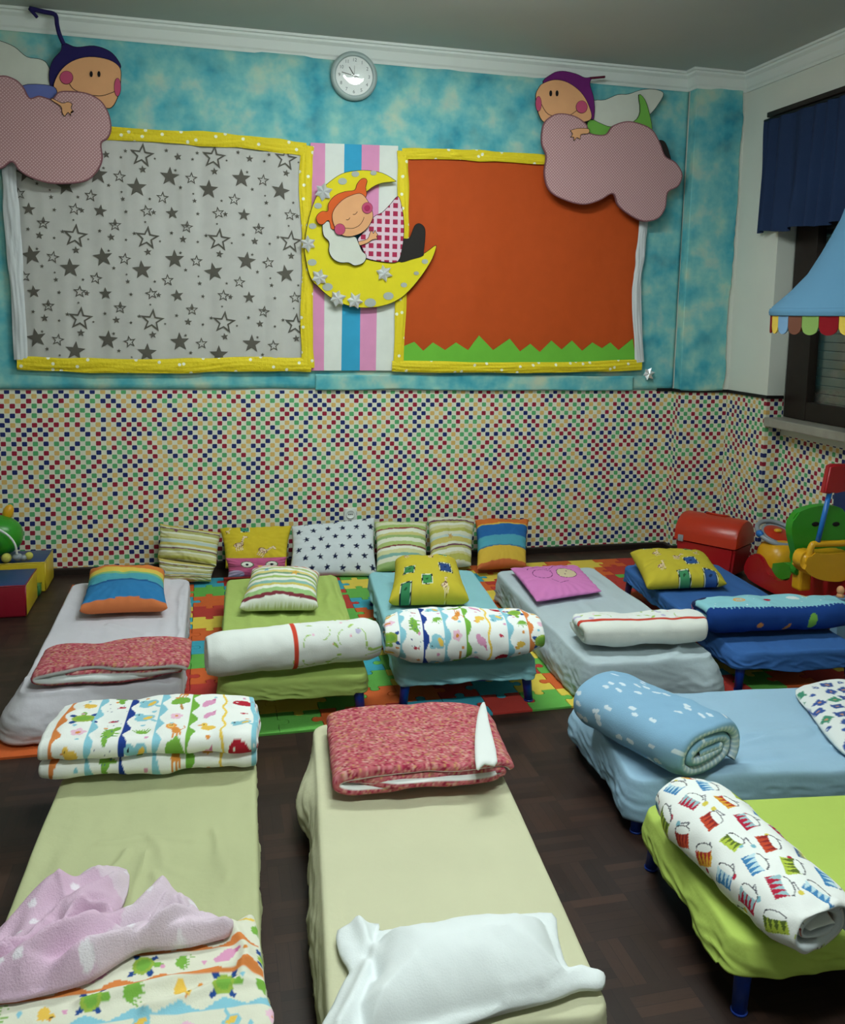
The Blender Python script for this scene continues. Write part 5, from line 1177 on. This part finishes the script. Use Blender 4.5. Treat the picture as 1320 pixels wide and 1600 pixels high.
block('low green soft play block between the yellow and the red blocks', -1.6, -.865, 4.90, 4.975, .0, .06, 'vinyl_green', 'vinyl_green', 'vinyl_green')
block('red soft play block with a blue top and yellow end at the left edge', -1.6, -.87, 4.58, 4.88, .0, .165, 'vinyl_red', 'vinyl_blue', 'vinyl_yellow')
gt = thing('pull_toy', 'round green toy with yellow knobs and a white cord on the yellow block', 'toy', (-1.13, 5.1, .17))
z_ = .176
link('body', B().ell((-1.14, 5.1, z_+.115), (.165, .12, .115), e=.9, n=32).me(), 'green_plastic', gt, True)
link('ear', B().ell((-1.055, 5.14, z_+.235), (.028, .03, .045), Matrix.Rotation(.3, 4, 'Y')).me(), 'yellow_plastic', gt, True, label='orange-yellow ear')
fabric('felt_ball', (190, 186, 80))
for c_, r in (((-1.085, 4.975, z_+.19), .02), ((-1.04, 4.99, z_+.02), .026), ((-.93, 5.0, z_+.024), .021)): link('knob', B().ell(c_, (r, r, r)).me(), 'felt_ball', gt, True)
link('cord', B().tube([tuple(p) for p in smooth_loop([(-1.07, 4.965, z_+.185), (-1.02, 4.955, z_+.15), (-.99, 4.96, z_+.10), (-.985, 4.975, z_+.04)], 6, False)], .006).me(), 'white_plastic', gt, True)
link('bead', B().ell((-.985, 4.985, z_+.025), (.025, .022, .02)).ell((-.955, 4.99, z_+.018), (.018, .018, .016)).me(), 'grey_plastic', gt, True, label='blue-grey beads')

# red treasure chest
ct = thing('toy_chest', 'red plastic storage chest with a rounded lid in the corner', 'chest', (3.04, 4.74, .0095), math.radians(-56))
def loc_link(nm, b, mat, t, **kw): return link(nm, b.me(), mat, t, True, local=True, **kw)
def tapered(b, x, y, z0, z1, k):
    A = [(-x*k, -y*k, z0), (x*k, -y*k, z0), (x*k, y*k, z0), (-x*k, y*k, z0)]; C = [(-x, -y, z1), (x, -y, z1), (x, y, z1), (-x, y, z1)]
    v = [b.bm.verts.new(p) for p in A+C]; fs = [(3, 2, 1, 0), (4, 5, 6, 7)]+[(i, (i+1) % 4, (i+1) % 4+4, i+4) for i in range(4)]
    for f in fs: b.bm.faces.new([v[i] for i in f])
    bmesh.ops.bevel(b.bm, geom=[e for e in b.bm.edges], offset=.015, segments=3, affect='EDGES'); return b
shade_auto(loc_link('body', tapered(B(), .19, .135, 0, .19, .88), 'red_plastic', ct))
def lid():
    b = B(); n = 20; pr = [(math.cos(a)*.14, math.sin(a)*.125) for a in np.linspace(0, PI, n)]; pr = [(.145, -.03)]+pr+[(-.145, -.03)]; secs = []
    for x, k in ((-.2, .86), (-.195, .95), (-.18, 1), (.18, 1), (.195, .95), (.2, .86)): secs.append([b.bm.verts.new((x, p[0]*k, .215+p[1]*k)) for p in pr])
    for A, C in zip(secs, secs[1:]):
        for i in range(len(pr)): b.bm.faces.new((A[i], A[(i+1) % len(pr)], C[(i+1) % len(pr)], C[i]))
    b.bm.faces.new(secs[0]); b.bm.faces.new(secs[-1][::-1]); return b
shade_auto(loc_link('lid', lid(), 'orange_plastic', ct, label='orange-red rounded lid'), 40)
b = B()
for a in (.9, 1.5): b.tube([(-.06, math.cos(a)*.146, .215+math.sin(a)*.13), (.06, math.cos(a)*.146, .215+math.sin(a)*.13)], .006)
for s_ in (-1, 1): b.tube([(s_*.06, math.cos(a)*.146, .215+math.sin(a)*.13) for a in np.linspace(.9, 1.5, 6)], .006)
loc_link('grip', b, 'orange_plastic', ct); shade_auto(loc_link('clasp', B().box((-.15, -.142, .195), (.035, .014, .04), .004), 'grey_plastic', ct, label='grey clasp'))

# ride-on toy
rt = thing('ride_on_toy', 'red ride-on toy with a steering wheel and a round green backrest', 'ride-on toy', (3.28, 4.2, 0))
def prof(pxs, x0, x1, mat, name, bev=.02, k=4, parent=rt, **kw):
    P = [xp(p[0], p[1], x0) for p in smooth_loop(pxs, k)]; P = [V3((x0, p.y, max(p.z, .012))) for p in P]; b = B(); b.prism(P, (x1-x0, 0, 0)); bm = b.bm
    es = [e for e in bm.edges if abs(e.verts[0].co.x-e.verts[1].co.x) < 1e-5]; bmesh.ops.bevel(bm, geom=es, offset=bev, segments=4, affect='EDGES', clamp_overlap=True)
    return shade_auto(link(name, b.me(), mat, parent, True, **kw), 40)
prof([(1162, 897), (1163, 883), (1169, 871), (1179, 865), (1189, 872), (1196, 890), (1206, 904), (1224, 908), (1236, 902), (1243, 888), (1254, 884), (1275, 892), (1300, 894), (1322, 900), (1330, 925), (1322, 946), (1256, 944), (1215, 930), (1180, 912)], 3.10, 3.40, 'red_plastic', 'body', .011)
prof([(1196, 884), (1236, 880), (1236, 906), (1206, 904)], 3.14, 3.36, 'green_plastic', 'seat', .012, 3)
hc_ = wp(1207, 868, 4.52)
link('hood', B().ell((3.23, 4.37, .17), (.11, .12, .115), n=32, e=.85).cyl((3.235, 4.40, .25), (3.24, 4.40, .28), .035, .03).me(), 'yellow_plastic', rt, True, label='orange-yellow hood')
sw = V3((3.245, 4.42, .30)); RT = Matrix.Rotation(math.radians(24), 4, 'X')
wl = link('steering_wheel', B().lathe([(.02, -.05), (.05, -.035), (.085, .0), (.09, .012), (.08, .012), (.03, -.01)], sw, RT, 36).tube([tuple(sw+(RT @ V3((.115*math.cos(a), .115*math.sin(a), .012)))) for a in np.linspace(0, 2*PI, 36, endpoint=False)], .014, 10, closed=True).me(), 'grey_plastic', rt, True)
link('horn_pad', B().lathe([(0, .028), (.05, .024), (.076, .012)], sw, RT, 32).me(), 'orange_plastic', wl, True, label='red centre pad'); link('button', B().ell(tuple(sw+(RT @ V3((0, 0, .03)))), (.024, .02, .012)).me(), 'yellow_plastic', wl, True)
for a in (PI, -.05): 
    g_ = sw+(RT @ V3((.115*math.cos(a), .115*math.sin(a), .012))); link('grip', B().ell(tuple(g_), (.02, .03, .022)).me(), 'sky_plastic', wl, True, label='blue grip')
# green backrest, cut with two slots
def backrest():
    y = 3.80; P = [wp(p[0], p[1], y) for p in smooth_loop([(1237, 832), (1243, 806), (1262, 795), (1290, 790), (1314, 794), (1325, 810), (1326, 845), (1320, 868), (1295, 876), (1274, 876), (1263, 884), (1260, 898), (1243, 898), (1245, 874)], 5)]
    b = B(); b.prism(P, (0, .05, 0)); es = [e for e in b.bm.edges if abs(e.verts[0].co.y-e.verts[1].co.y) < 1e-5]; bmesh.ops.bevel(b.bm, geom=es, offset=.008, segments=4, affect='EDGES', clamp_overlap=True)
    o = shade_auto(link('backrest', b.me(), 'green_plastic', rt, True), 40)
    for px_ in (1274, 1306):
        c_ = wp(px_, 819, y-.001); link('slot', B().ell(tuple(c_), (.022, .004, .012)).me(), 'black_ink', o, True, label='dark slot')
backrest()
link('bracket', B().box(tuple(wp(1257, 893, 3.80)+V3((0, .02, -.03))), (.07, .07, .14), .012).me(), 'yellow_plastic', rt, False)
# toy push cart with a tall handle
pc = rt
yq = 3.66
def fprism(pxs, y, dy, mat, name, k=4, bev=.008, parent=pc, **kw):
    P = [wp(p[0], p[1], y) for p in (smooth_loop(pxs, k) if k else pxs)]; b = B(); b.prism(P, (0, dy, 0)); es = [e for e in b.bm.edges if abs(e.verts[0].co.y-e.verts[1].co.y) < 1e-5]
    bmesh.ops.bevel(b.bm, geom=es, offset=bev, segments=3, affect='EDGES', clamp_overlap=True); return shade_auto(link(name, b.me(), mat, parent, True, **kw), 40)
by = fprism([(1254, 882), (1262, 864), (1290, 866), (1322, 864), (1336, 868), (1336, 890), (1326, 903), (1310, 909), (1282, 906), (1264, 897)], yq, .10, 'yellow_plastic', 'bucket', 4, .02)
P_ = [tuple(wp(x, y, yq+.02)) for x, y in ((1262, 872), (1268, 853), (1276, 850), (1310, 849), (1330, 850), (1334, 868))]; link('handle_bar', B().tube([tuple(p) for p in smooth_loop(P_, 5, False)], .016, 12).me(), 'yellow_plastic', by, True)
P0, P1 = wp(1276, 852, yq+.02), wp(1297, 766, yq+.02); link('pole', B().cyl(P0, P1, .0125, n=16).me(), 'sky_plastic', pc, True, label='blue pole')
fprism([(1288, 771), (1297, 729), (1303, 726), (1338, 726), (1342, 730), (1342, 766), (1306, 768), (1300, 772)], yq, .04, 'red_plastic', 'push_handle', 0, .008, label='red handle')
# blue panel against the wall behind
bp = thing('toy_board', 'blue toy board with a yellow top edge leaning behind the backrest', 'board', (3.46, 4.04, 0))
link('panel', B().box((3.46, 4.05, .36), (.04, .32, .72), .008).me(), 'navy_plastic', bp, False); link('top_edge', B().box((3.46, 4.05, .725), (.036, .30, .012), .004).me(), 'yellow_plastic', bp, False)
# little figure box at the right edge
p_ = wp(1313, 925, 3.52); fb = thing('toy_box', 'small pale toy box with a figure on top at the right edge', 'toy', (p_.x+.02, 3.52, 0))
link('box', B().box((p_.x+.02, 3.52, p_.z/2-.012), (.09, .05, p_.z-.024), .004).me(), 'flag_sky', fb, False); link('figure', B().ell((p_.x, 3.52, p_.z+.008), (.018, .018, .022)).cyl((p_.x, 3.52, p_.z-.024), (p_.x, 3.52, p_.z-.006), .02, .012).me(), 'felt_skin', fb, True)
